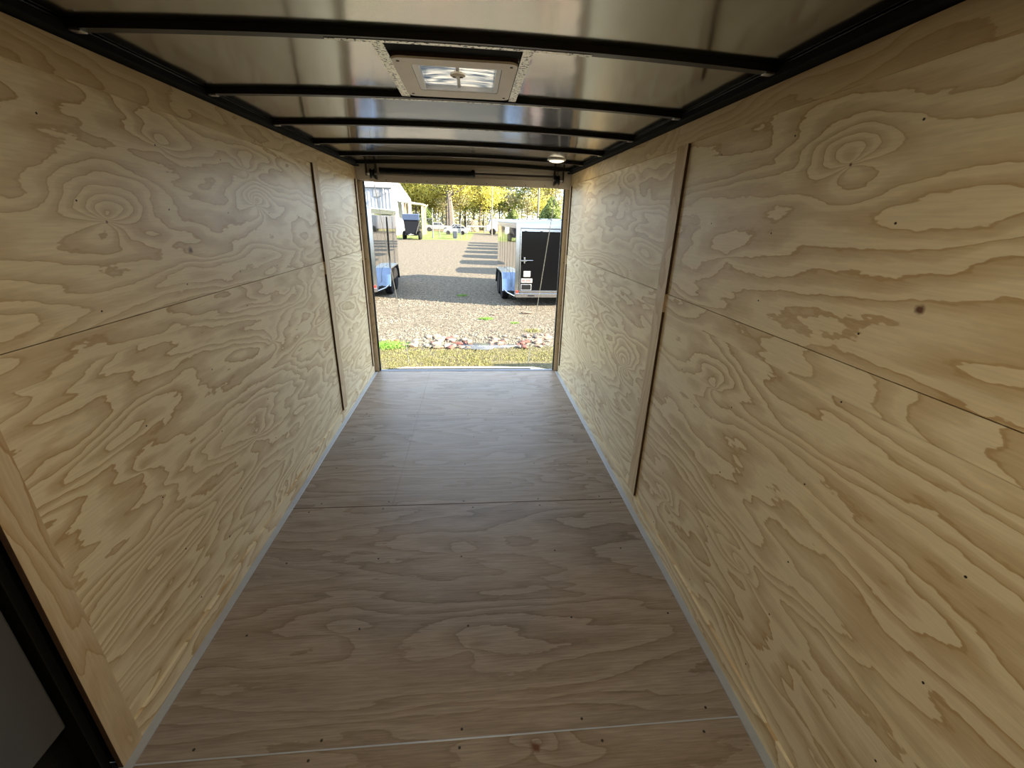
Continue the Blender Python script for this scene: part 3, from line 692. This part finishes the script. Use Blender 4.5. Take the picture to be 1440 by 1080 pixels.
# row of similar trailers beyond the right hand one (they cast the stripes of shade on the gravel)
row = ['first', 'second', 'third', 'fourth', 'fifth', 'sixth', 'seventh']
base = None
for k in range(7):
    if base is None:
        base = cargo_trailer((3.3, 19.2 + 0, GZ), 0, 2.1, 2.2, 3.6, 'x', full=False); o = base
    else: o = copy_tree(base)
    o.location = (3.75 + .06 * k, 19.3 + k * 3.7, GZ); o.rotation_euler = (0, 0, -PI / 2)
    tag(o, 'parked cargo trailer hidden behind the right hand trailer, %s in the line behind it' % row[k], 'trailer', 'trailers parked in line beyond')
# neighbour parked beside ours: its shade falls at the right end of the ramp
o = copy_tree(base); o.location = (6.83, 5.05, GZ); o.rotation_euler = (0, 0, PI); tag(o, 'cargo trailer parked right beside this one, seen only by its shade', 'trailer')

# ---- metal building
m_bld = bpy.data.materials.new('white_ribbed_metal'); m_bld.use_nodes = True; g = G(m_bld); q = g.N['Principled BSDF']
q.inputs['Base Color'].default_value = (.26, .26, .29, 1); q.inputs['Roughness'].default_value = .5
m_bwhite = mat('white_siding', (.30, .30, .30), .5, var=(2, .03)); m_eave = mat('grey_gutter', (.15, .15, .165), .5)
YB = 53.0
bc = ppt(553, 300, y=YB); bx = bc.x
z_eave = ppt(553, 263, y=YB).z; z_pk = ppt(566, 258, y=YB + 6).z; z_lo = ppt(578.5, 281, y=YB + 17).z
bld = empty('metal_building', (bx, YB, GZ), 0, 'white ribbed metal building behind the left trailer with sloping end roof', 'building')
def bp_(mb, nm, m, p=bld): 
    o = mb.build(nm, m, p, off=(bx, YB, GZ)); o.location = (0, 0, 0); return o
x_end = ppt(579, 300, y=YB + 17).x
# end wall: receding from the near corner
ew = MB(); pts = [(bx, YB, GZ), (x_end, YB + 17, GZ), (x_end, YB + 17, z_lo), (bx + (x_end - bx) * .38, YB + 6.2, z_pk), (bx, YB, z_eave)]
ew.add(pts + [(x - .15, y + .1, z) for x, y, z in pts], [(0, 1, 2, 3, 4), (9, 8, 7, 6, 5), (0, 5, 6, 1), (1, 6, 7, 2), (2, 7, 8, 3), (3, 8, 9, 4), (4, 9, 5, 0)])
bp_(ew, 'end_wall', m_bwhite)
fw_ = MB().box(bx - 16, bx, YB, YB + .12, GZ, z_eave)
bp_(fw_, 'ribbed_wall', m_bld)
rb = MB()
for i in range(40): rb.box(bx - .25 - i * .40, bx - .18 - i * .40, YB - .06, YB, GZ, z_eave - .1, .01)
bp_(rb, 'wall_ribs', m_bld)
bp_(MB().box(bx - 16, bx + .1, YB - .30, YB + .02, z_eave - .12, z_eave + .10, .02), 'gutter', m_eave)
rfb = MB(); rfb.add([(bx - 16, YB - .2, z_eave + .1), (bx, YB - .2, z_eave + .1), (bx + (x_end - bx) * .38, YB + 6.2, z_pk + .1), (bx - 16, YB + 6.2, z_pk + .1), (x_end, YB + 17, z_lo + .1), (bx - 16, YB + 17, z_lo + .1)], [(0, 1, 2, 3), (3, 2, 4, 5)])
bp_(rfb, 'roof', m_bwhite)
v0, v1 = ppt(524, 264, y=YB - .1), ppt(535, 277, y=YB - .1)
vn = bp_(MB().box(v0.x, v1.x, YB - .12, YB - .02, v1.z, v0.z, .02), 'wall_vent', mat('grey_louvre', (.18, .19, .20), .6))
lv = MB()
for i in range(7): lv.box(v0.x + .05, v1.x - .05, YB - .15, YB - .1, v1.z + .08 + i * (v0.z - v1.z) / 7.4, v1.z + .12 + i * (v0.z - v1.z) / 7.4)
bp_(lv, 'louvre_slats', m_eave, vn)
bp_(MB().tube([(v1.x + .35, YB - .2, z_eave - .15), (v1.x + .35, YB - .2, GZ)], .07, 8), 'downpipe', m_eave)
bp_(MB().tube([(bx - .4, YB - .1, z_eave - .6), (bx - .5, YB - .9, z_eave - .5)], .06, 8).lathe([(.10, -.05), (.22, -.25), (.22, -.32), (.0, -.32)], (bx - .5, YB - .9, z_eave - .3), n=14), 'yard_lamp', m_eave)
# lean-to shelter
ca, cb = ppt(567, 286, y=58), ppt(597, 289, y=58)
lt = empty('shelter', (ca.x, 58, GZ), 0, 'open wooden lean-to shelter against the right end of the white building', 'shelter')
m_wood = mat('pale_post_wood', (.32, .25, .14), .8, var=(3, .2)); m_tin = mat('grey_tin_roof', (.24, .23, .21), .5)
m_wood2 = mat('dark_post_wood', (.22, .15, .09), .8)
def lp_(mb, nm, m):
    o = mb.build(nm, m, lt, off=(ca.x, 58, GZ)); o.location = (0, 0, 0); return o
sl = MB(); sl.add([(ca.x - .3, 56.6, ca.z + .15), (cb.x, 56.6, cb.z), (cb.x, 60, cb.z - .1), (ca.x - .3, 60, ca.z + .1), (ca.x - .3, 56.6, ca.z + .35), (cb.x, 56.6, cb.z + .18), (cb.x, 60, cb.z + .1), (ca.x - .3, 60, ca.z + .3)], [(0, 3, 2, 1), (4, 5, 6, 7), (0, 1, 5, 4), (1, 2, 6, 5), (2, 3, 7, 6), (3, 0, 4, 7)])
lp_(sl, 'tin_roof', m_tin)
for px_, yy, mm, wd_ in ((569.5, 57, m_wood2, .12), (573, 59.5, m_wood, .14), (594, 57, m_wood, .13), (597.5, 59.5, m_wood, .12)):
    q_ = ppt(px_, 300, y=yy); lp_(MB().box(q_.x - wd_, q_.x + wd_, yy - .1, yy + .1, GZ, ca.z + .02, .02), 'post', mm)
lp_(MB().tube([(cb.x - .4, 57, cb.z - 1.1), (cb.x + .5, 57, cb.z + .1)], .08, 6), 'brace', m_wood)

# ---- dump trailer by the fence
dpos = ppt(579, 337, z=GZ); s_ = dpos.y / 594.1 * 1.03
dt = empty('dump_trailer', (dpos.x, dpos.y, GZ), 0, 'black dump trailer with raised bed parked at the fence before the building', 'trailer')
m_dk2 = mat('dark_bed_paint', (.004, .004, .005), .5, spec=.1); m_blue = mat('blue_grey_bed_gate', (.03, .045, .08), .5, spec=.2)
def dp(mb, nm, m, p=dt, sm_=False): return mb.build(nm, m, p, smooth=sm_)
wt, wb, ht = 10 * s_, 7 * s_, 30 * s_
dp(MB().add([(-wt, .0, ht * .78), (wt, .0, ht * .78), (wt, .0, ht), (-wt, .0, ht), (-wt, .5, ht * .80), (wt, .5, ht * .80), (wt, .5, ht * 1.02), (-wt, .5, ht * 1.02)], [(0, 1, 2, 3), (7, 6, 5, 4), (0, 3, 7, 4), (1, 5, 6, 2), (3, 2, 6, 7), (0, 4, 5, 1)]), 'bed_gate', m_blue)
dp(MB().add([(-wb, -.3, ht * .26), (wb, -.3, ht * .26), (wt * .92, .1, ht * .78), (-wt * .92, .1, ht * .78), (-wb, 2.6, ht * .24), (wb, 2.6, ht * .24), (wt * .92, .9, ht * .8), (-wt * .92, .9, ht * .8)], [(0, 1, 2, 3), (7, 6, 5, 4), (0, 3, 7, 4), (1, 5, 6, 2), (3, 2, 6, 7), (0, 4, 5, 1)]), 'tilted_bed', m_dk2)
dp(MB().box(-wb * 1.1, wb * 1.1, -.4, 3.0, ht * .17, ht * .24, .02).tube([(wb * .9, -.4, ht * .25), (wt * 1.05, .3, ht * .75)], .05, 6), 'frame', m_dk2)
for sx in (-1, 1):
    for yy in (.3, 1.2):
        ty = dp(MB().lathe([(.2, -.1), (.34, -.11), (.37, -.07), (.37, .07), (.34, .11), (.2, .1)], (sx * wt * .98, yy, .37), axis='x', n=20), 'tyre', m_tyre, dt, True)
        dp(MB().lathe([(0, -.09), (.2, -.08), (.2, .08), (0, .09)], (sx * wt * .98, yy, .37), axis='x', n=14), 'rim', m_rim, ty, True)
    dp(MB().box(sx * wt * .8, sx * wt * 1.15, -.2, 1.7, .76, .80, .01), 'fender', m_dk2)
dp(MB().tube([(0, -.3, .55), (0, -1.3, .5)], .06, 8).tube([(-.3, -.3, .5), (0, -1.2, .5)], .04, 6).tube([(.3, -.3, .5), (0, -1.2, .5)], .04, 6), 'tongue', m_galv)

# ---- chain link fence
m_fen = mat('galvanised_fence_pipe', (.11, .11, .11), .6, 0)
f0_, f1_ = ppt(556, 336, z=GZ), ppt(655, 335, z=GZ)
fy = 49.5; f0x, f1x = ppt(545, 330, y=fy).x, ppt(656, 330, y=fy).x
fn = empty('chain_link_fence', ((f0x + f1x) / 2, fy, GZ), 0, 'chain link fence with grey pipe posts in front of the white vehicles', 'fence')
fo = ((f0x + f1x) / 2, fy, GZ); FH = 2.0
def fp_(mb, nm, m):
    o = mb.build(nm, m, fn, off=fo); o.location = (0, 0, 0); return o
fp_(MB().tube([(f0x, fy, GZ + FH), (ppt(609, 320, y=fy).x, fy, GZ + FH)], .03, 6), 'top_rail', m_fen)
for px_ in (547, 562, 609, 618, 648, 656):
    xx = ppt(px_, 330, y=fy).x; big = px_ in (609,)
    fp_(MB().tube([(xx, fy, GZ), (xx, fy, GZ + FH + (.6 if big else .05))], .06 if big else .035, 8), 'fence_post', m_fen)
ch = MB(); k = 0; xx = f0x
while xx < f1x - FH:
    ch.tube([(xx, fy, GZ + .03), (xx + FH, fy, GZ + FH)], .0035, 3, False).tube([(xx + FH, fy, GZ + .03), (xx, fy, GZ + FH)], .0035, 3, False); xx += .11
o = fp_(ch, 'wire_mesh', m_fen)
gp = ppt(640, 336, z=GZ)
mbx = empty('gate_post_box', (ppt(640, 330, y=49).x, 49, GZ), 0, 'short dark grey box on the grass at the fence before the white wagon', 'box')
MB().box(-.24, .24, -.2, .2, .15, .80, .04).build('housing', mat('dark_grey_box', (.03, .035, .045), .5), mbx); MB().box(-.2, .2, -.12, .12, 0, .3).build('foot', m_fen, mbx)

# ---- vehicles
m_car = mat('white_car_paint', (.17, .17, .175), .25, coat=.6); m_glass = mat('dark_car_glass', (.012, .015, .017), .3, 0, .15); m_chr = mat('car_bumper_grey', (.35, .35, .36), .4)
def vehicle(name, loc, rz, body, cabin, wheels, label, cat, wd=1.9, wr=.36, paint=None, extra=None):
    r = empty(name, loc, rz, label, cat)
    mb = MB().prism(body, 'y', -wd / 2, wd / 2); b_ = mb.build('body', paint or m_car, r)
    bv = b_.modifiers.new('bevel', 'BEVEL'); bv.width = .06; bv.segments = 3
    n = len(cabin); cv = []
    for yy, ins in ((-wd / 2 + .05, 0), (wd / 2 - .05, 0)):
        for x_, z_ in cabin:
            cv.append((x_, yy * (1 if z_ < min(c[1] for c in cabin) + .15 else .84), z_))
    cb_ = MB().add(cv, [tuple(range(n - 1, -1, -1)), tuple(range(n, 2 * n))] + [(k, (k + 1) % n, n + (k + 1) % n, n + k) for k in range(n)]).build('cabin', paint or m_car, r)
    # side windows
    x0, x1 = min(c[0] for c in cabin), max(c[0] for c in cabin); z0, z1 = min(c[1] for c in cabin), max(c[1] for c in cabin)
    zt = z1 - .10; zb = z0 + .10
    tops = sorted([c[0] for c in cabin if c[1] > z1 - .12]); xa, xb = tops[0], tops[-1]
    for sy in (-1, 1):
        nwin = 2 if (x1 - x0) < 2.6 else 3
        L_ = x0 + (xa - x0) * .35 + .08; R_ = x1 - (x1 - xb) * .35 - .08
        for k in range(nwin):
            a_, b2 = L_ + (R_ - L_) * k / nwin + .04, L_ + (R_ - L_) * (k + 1) / nwin - .04
            ta = max(a_, xa + .1 - .0) if k == 0 else a_; tb = min(b2, xb - .1) if k == nwin - 1 else b2
            yo = wd / 2 - .05
            MB().add([(a_, sy * (yo + .012), zb), (b2, sy * (yo + .012), zb), (tb, sy * (yo * .84 + .03), zt), (ta, sy * (yo * .84 + .03), zt), (a_, sy * (yo - .1), zb), (b2, sy * (yo - .1), zb), (tb, sy * (yo * .84 - .1), zt), (ta, sy * (yo * .84 - .1), zt)],
                     [(0, 1, 2, 3), (7, 6, 5, 4), (0, 4, 5, 1), (1, 5, 6, 2), (2, 6, 7, 3), (3, 7, 4, 0)]).build('side_window', m_glass, r)
    # windscreen and rear screen
    for (cx0, cx1, nm, d) in ((x0, xa, 'windscreen', -1), (x1, xb, 'rear_screen', 1)):
        dz = z1 - z0
        MB().add([(cx0 + (cx1 - cx0) * .15 + d * .02, -wd * .40, z0 + dz * .15), (cx0 + (cx1 - cx0) * .15 + d * .02, wd * .40, z0 + dz * .15), (cx0 + (cx1 - cx0) * .85 + d * .02, wd * .36, z0 + dz * .85), (cx0 + (cx1 - cx0) * .85 + d * .02, -wd * .36, z0 + dz * .85),
                  (cx0 + (cx1 - cx0) * .15 - d * .03, -wd * .40, z0 + dz * .15), (cx0 + (cx1 - cx0) * .15 - d * .03, wd * .40, z0 + dz * .15), (cx0 + (cx1 - cx0) * .85 - d * .03, wd * .36, z0 + dz * .85), (cx0 + (cx1 - cx0) * .85 - d * .03, -wd * .36, z0 + dz * .85)],
                 [(0, 1, 2, 3), (7, 6, 5, 4), (0, 4, 5, 1), (1, 5, 6, 2), (2, 6, 7, 3), (3, 7, 4, 0)]).build(nm, m_glass, r)
    for wx in wheels:
        for sy in (-1, 1):
            MB().lathe([(wr * 1.14, -.02), (wr * 1.14, .012), (.0, .012)], (wx, sy * wd / 2, wr + .02), axis='y', n=20).build('wheel_arch', m_blackdeep, r)
            ty = MB().lathe([(wr * .6, -.11), (wr * .95, -.12), (wr, -.08), (wr, .08), (wr * .95, .12), (wr * .6, .11)], (wx, sy * (wd / 2 - .06), wr), axis='y', n=20).build('tyre', m_tyre, r, smooth=True)
            MB().lathe([(0, -.1), (wr * .6, -.105), (wr * .6, .105), (0, .1)], (wx, sy * (wd / 2 - .06), wr), axis='y', n=16).build('rim', m_rim, ty, smooth=True)
    bx0, bx1 = min(p[0] for p in body), max(p[0] for p in body)
    MB().box(bx0 - .06, bx0 + .1, -wd / 2 + .05, wd / 2 - .05, .38, .58, .04).box(bx1 - .1, bx1 + .06, -wd / 2 + .05, wd / 2 - .05, .38, .58, .04).build('bumpers', m_chr, r)
    return r
# wagon facing left
sy_ = 62.0; p0, p1 = ppt(624, 322, y=sy_), ppt(657, 322, y=sy_); sx_ = (p1.x - p0.x) / 4.9
SUV = [(0, .45), (0, .95), (.25, 1.10), (1.35, 1.22), (4.75, 1.25), (4.9, 1.0), (4.9, .45), (4.4, .32), (.4, .32)]
sc_ = vehicle('estate_wagon', (p0.x, sy_, GZ), 0, SUV, [(1.25, 1.18), (2.1, 1.72), (4.2, 1.74), (4.8, 1.2)], (.95, 3.95), 'white wagon facing left behind the chain link fence', 'car')
sc_.scale = (sx_, sx_, sx_)
# pickup facing left
py_ = 74.0; p0, p1 = ppt(596, 322, y=py_), ppt(634, 322, y=py_); k_ = (p1.x - p0.x) / 5.9
PU = [(0, .55), (0, 1.05), (.2, 1.2), (1.6, 1.28), (5.85, 1.28), (5.9, .6), (5.4, .45), (.5, .45)]
pk_ = vehicle('pickup_truck', (p1.x, py_, GZ), PI, PU, [(1.5, 1.25), (2.0, 1.88), (3.7, 1.88), (3.85, 1.25)], (1.05, 4.65), 'white crew cab pickup left of the wagon by the shelter', 'pickup truck', 1.95, .40)
pk_.scale = (k_, k_, k_)
py_ = 70.0; p0, p1 = ppt(628, 322, y=py_), ppt(662, 322, y=py_); k_ = (p1.x - p0.x) / 5.9
pk2 = vehicle('pickup_truck', (p0.x, py_, GZ), 0, PU, [(.9, 1.25), (1.5, 1.95), (3.6, 1.95), (3.8, 1.25)], (1.05, 4.65), 'white pickup mostly hidden behind the white wagon', 'pickup truck', 1.95, .40)
pk2.scale = (k_, k_, k_)
# box van at the edge of the right trailer
py_ = 66.0; p0 = ppt(683, 322, y=py_)
VB = [(0, .5), (0, 1.2), (.35, 1.35), (.75, 2.15), (5.4, 2.2), (5.5, .5), (4.9, .42), (.5, .42)]
vn_ = vehicle('delivery_van', (p0.x, py_, GZ), 0, VB, [(.3, 1.25), (.6, 2.12), (1.9, 2.12), (1.95, 1.25)], (1.0, 4.4), 'white van peeking out left of the right hand trailer', 'van', 2.0, .38)
# pale guard rail / pipe barrier
q0, q1 = ppt(657, 318, y=75), ppt(690, 320, y=75)
gr_ = empty('guard_rail', (q0.x, 75, GZ), 0, 'long low white rail across the far end of the lane', 'rail')
MB().box(0, q1.x - q0.x + 3, -.05, .05, q0.z - GZ - .10, q0.z - GZ + .10, .03).build('rail', m_bwhite, gr_)
for i in range(6): MB().box(i * 1.4 + .1, i * 1.4 + .25, .05, .15, 0, q0.z - GZ + .1, .01).build('post', m_wood, gr_)

# ---- poles
m_pole = mat('pale_utility_pole', (.13, .11, .085), .85, var=(2, .15))
for px_, yy, wpx, ztop, lab in ((692, 60, 1.4, 13, 'slim pale pole rising over the left edge of the right trailer roof'), (757, 64, 2.4, 15, 'thicker wooden utility pole rising behind the roof of the right trailer')):
    q_ = ppt(px_, 290, y=yy); rd = wpx / 2 * yy / 594.1
    po = empty('utility_pole', (q_.x, yy, GZ), 0, lab, 'pole')
    MB().tube([(0, 0, 0), (0, 0, ztop * .5), (0, 0, ztop)], [rd * 1.1, rd, rd * .8], 10).build('shaft', m_pole, po, smooth=True)
    MB().box(-1.1, 1.1, -.06, .06, ztop - 1.0, ztop - .85, .01).build('cross_arm', m_wood2, po)
for px_, yy, zt, lab in ((681, 72, 2.3, 'left one of two short white posts beyond the lane'), (684, 72, 2.3, 'right one of two short white posts beyond the lane')):
    q_ = ppt(px_, 300, y=yy); tag(MB().tube([(q_.x, yy, GZ), (q_.x, yy, zt)], .06, 8).build('white_post', m_pole, smooth=True, off=(q_.x, yy, GZ)), lab, 'post')

# ---- trees
m_bark = mat('grey_brown_bark', (.06, .045, .033), .9, var=(3, .35)); m_bark2 = mat('pale_bark', (.085, .07, .055), .9, var=(3, .3))
def leafmat(name, col, tr=.6):
    m = bpy.data.materials.new(name); m.use_nodes = True; g = G(m); p = g.N['Principled BSDF']
    tcn = g.N.new('ShaderNodeTexCoord'); nz = g.noise(tcn.outputs['Object'], .9, 3, .6)
    cc = g.mix(g.m('MULTIPLY_ADD', nz, 2.2, -.6, clamp=True), (col[0] * .72, col[1] * .78, col[2] * .75), tuple(min(1, k * 1.25) for k in col))
    g.L.new(cc, p.inputs['Base Color']); p.inputs['Roughness'].default_value = .7
    td = g.N.new('ShaderNodeBsdfTranslucent'); g.L.new(cc, td.inputs[0]); ms = g.N.new('ShaderNodeMixShader'); ms.inputs[0].default_value = tr
    o_ = [n for n in g.N if n.type == 'OUTPUT_MATERIAL'][0]
    g.L.new(p.outputs[0], ms.inputs[1]); g.L.new(td.outputs[0], ms.inputs[2]); g.L.new(ms.outputs[0], o_.inputs[0]); return m
lm = {'yellow': leafmat('yellow_spring_leaves', (.46, .41, .10)), 'lime': leafmat('lime_leaves', (.33, .38, .11)), 'olive': leafmat('olive_leaves', (.33, .30, .16)), 'dark': leafmat('evergreen_leaves', (.13, .22, .06)), 'tan': leafmat('tan_twigs', (.32, .27, .20), .2)}
def tree_meshes(seed, h, leaf, nleaf, lsize, bark, trunk_r=.22, spread=.34, bare=False, low=.25):
    rr = random.Random(seed); tb = MB(); tips = []
    def grow(p, d, r, L, depth):
        pts = [p]; q = p.copy(); dd = d.copy(); n = 4
        for i in range(n):
            dd = (dd + Vector((rr.gauss(0, 1), rr.gauss(0, 1), rr.gauss(.2, .5))) * (.10 if depth else .025)).normalized(); q = q + dd * L / n; pts.append(q.copy())
            if depth >= 1: tips.append(q.copy())
        tb.tube(pts, [r * (1 - .14 * i) for i in range(n + 1)], 6 if depth < 2 else 4, False)
        if depth < (4 if bare else 3):
            for k in range(3 if depth == 0 else 2 + (rr.random() < .5)):
                t = rr.uniform(0, 2 * PI); nd = (dd * rr.uniform(.6, 1.1) + Vector((math.cos(t), math.sin(t), rr.uniform(.0, .5))) * spread * 2.0).normalized()
                grow(pts[-1] if k < 2 else pts[-2], nd, r * .55, L * rr.uniform(.6, .8), depth + 1)
    grow(Vector((0, 0, 0)), Vector((0, 0, 1)), trunk_r, h * .38, 0)
    for k in range(5):
        z = h * rr.uniform(low, .38); t = rr.uniform(0, 2 * PI); grow(Vector((0, 0, z)), Vector((math.cos(t), math.sin(t), .35)).normalized(), trunk_r * .3, h * .2, 2)
    lb = MB()
    if nleaf:
        for i in range(nleaf):
            c_ = rr.choice(tips) + Vector((rr.gauss(0, .7), rr.gauss(0, .7), rr.gauss(0, .6))); a_ = Vector((rr.gauss(0, 1), rr.gauss(0, 1), rr.gauss(0, 1))).normalized() * lsize * rr.uniform(.6, 1.2)
            b_ = a_.cross(Vector((rr.gauss(0, 1), rr.gauss(0, 1), rr.gauss(0, 1)))).normalized() * lsize * .6
            lb.add([c_ - a_, c_ + b_, c_ + a_, c_ - b_], [(0, 1, 2, 3)])
    return tb.mesh('trunk', bark, True), (lb.mesh('foliage', leaf) if nleaf else None)
kinds = {
 'yellow': [tree_meshes(1, 15, lm['yellow'], 7500, .17, m_bark), tree_meshes(2, 13, lm['yellow'], 6500, .17, m_bark, .18)],
 'lime': [tree_meshes(3, 12, lm['lime'], 6000, .17, m_bark, .17), tree_meshes(4, 14, lm['lime'], 5000, .17, m_bark2, .2)],
 'olive': [tree_meshes(5, 13, lm['olive'], 3500, .17, m_bark2, .16)],
 'bare': [tree_meshes(6, 15, lm['tan'], 1500, .10, m_bark2, .17, .3, True), tree_meshes(8, 13, lm['tan'], 1200, .10, m_bark2, .13, .3, True)],
}
def put_tree(kind, idx, px_, yy, sc, rz, label, group=None, name='tree'):
    q_ = ppt(px_, 305, y=yy); r = empty(name, (q_.x, yy, GZ), rz, label, 'tree', group); tm, fm_ = kinds[kind][idx]
    o = bpy.data.objects.new('trunk', tm); C.objects.link(o); o.parent = r
    if fm_: o = bpy.data.objects.new('foliage', fm_); C.objects.link(o); o.parent = r
    r.scale = (sc, sc, sc); return r
kinds['big'] = [tree_meshes(12, 19, lm['yellow'], 7000, .17, m_bark2, .62, .30, low=.3), tree_meshes(15, 18, lm['yellow'], 5000, .17, m_bark, .36, .26, low=.3)]
put_tree('big', 0, 635, 79, 1.0, .6, 'largest thick trunked tree behind the white wagon, pale bark and yellow leaves')
put_tree('big', 1, 629, 82, 1.0, 2.1, 'tall dark trunked tree just left of the thick pale trunk')
rt = random.Random(33)
kn_lab = {'yellow': 'yellow leaved spring tree', 'lime': 'lime green leaved tree', 'olive': 'thin olive leaved tree', 'bare': 'bare branching tree'}
plan = []
for i in range(15): plan.append((('yellow', 'yellow', 'lime', 'yellow', 'olive')[i % 5], 556 + i * 9.0 + rt.uniform(-3, 3), rt.uniform(84, 100)))
for i in range(13): plan.append((('bare', 'olive', 'bare', 'lime', 'yellow')[i % 5], 692 + i * 8.5 + rt.uniform(-3, 3), rt.uniform(86, 104)))
for i in range(10): plan.append((('yellow', 'olive')[i % 2], 500 + i * 8 + rt.uniform(-3, 3), rt.uniform(92, 112)))
for i in range(12): plan.append((('olive', 'yellow', 'lime', 'bare')[i % 4], 540 + i * 14 + rt.uniform(-4, 4), rt.uniform(112, 135)))
for kd, px_, yy in plan:
    zone = 'behind the white vehicles' if 590 < px_ < 690 else ('above the right trailer roof' if px_ >= 690 else 'by the white building')
    dep = 'in the near rank of the woods' if yy < 105 else 'deep in the woods'
    lab = '%s %s, %s' % (kn_lab[kd], dep, zone)
    put_tree(kd, rt.randrange(len(kinds[kd])), px_, yy, rt.uniform(.85, 1.15), rt.uniform(0, 6.28), lab, lab + ' trees')
# evergreens (conical)
def conifer(px_, yy, h, r0, label):
    q_ = ppt(px_, 305, y=yy); r = empty('evergreen_tree', (q_.x, yy, GZ), 0, label, 'tree'); rr = random.Random(int(px_)); lb = MB()
    for i in range(6500):
        t = rr.random() ** .7; z = h * (1 - t) if rr.random() > .02 else h; z = .5 + (h - .5) * (1 - t); rad = r0 * math.sin(PI * min(1, t * .62 + .02)) ** .8 * (.55 + .5 * rr.random()); an = rr.uniform(0, 2 * PI)
        rad *= .8 + .2 * math.sin(an * 3 + z * 2)
        c_ = Vector((rad * math.cos(an), rad * math.sin(an), z)); a_ = Vector((rr.gauss(0, 1), rr.gauss(0, 1), rr.gauss(0, 1))).normalized() * .17; b_ = a_.cross(Vector((rr.gauss(0, 1), rr.gauss(0, 1), rr.gauss(0, 1)))).normalized() * .1
        lb.add([c_ - a_, c_ + b_, c_ + a_, c_ - b_], [(0, 1, 2, 3)])
    lb.build('foliage', leafmat('cedar_needles', (.14, .17, .045), .3), r); MB().tube([(0, 0, 0), (0, 0, h * .9)], [.16, .03], 7).build('trunk', m_bark, r)
conifer(775, 60, 5.0, 1.8, 'dense dark green cedar rising behind the right trailer roof')
conifer(601, 80, 3.6, 1.6, 'low green evergreen left of the pickup behind the shelter')
conifer(722, 84, 3.8, 1.6, 'green evergreen behind the right trailer near the slim pole')
# undergrowth
ub = MB(); rr = random.Random(77)
q_ = ppt(664, 318, y=77)
for i in range(3500):
    t = rr.uniform(0, 2 * PI); ph = math.acos(rr.random()); c_ = Vector((q_.x + 1.15 * math.sin(ph) * math.cos(t), 77 + 1.1 * math.sin(ph) * math.sin(t), GZ + 1.9 * math.cos(ph)))
    a_ = Vector((rr.gauss(0, 1), rr.gauss(0, 1), rr.gauss(0, 1))).normalized() * .10; b_ = a_.cross(Vector((rr.gauss(0, 1), rr.gauss(0, 1), rr.gauss(0, 1)))).normalized() * .05
    ub.add([c_ - a_, c_ + b_, c_ + a_, c_ - b_], [(0, 1, 2, 3)])
tag(ub.build('bush', lm['tan'], off=(q_.x, 77, GZ)), 'round tan bush right of the white wagon', 'bush')
ug = MB()
for i in range(14000):
    yy = rr.uniform(100, 140); x0_, x1_ = ppt(495, 305, y=yy).x, ppt(830, 305, y=yy).x
    c_ = Vector((rr.uniform(x0_, x1_), yy, GZ + 5.5 * rr.random() ** 1.6)); a_ = Vector((rr.gauss(0, 1), rr.gauss(0, 1), rr.gauss(0, 1))).normalized() * .30; b_ = a_.cross(Vector((rr.gauss(0, 1), rr.gauss(0, 1), rr.gauss(0, 1)))).normalized() * .2
    ug.add([c_ - a_, c_ + b_, c_ + a_, c_ - b_], [(0, 1, 2, 3)])
tag(ug.build('undergrowth', lm['olive']), 'tangled olive undergrowth along the foot of the woods', 'undergrowth', kind='stuff')
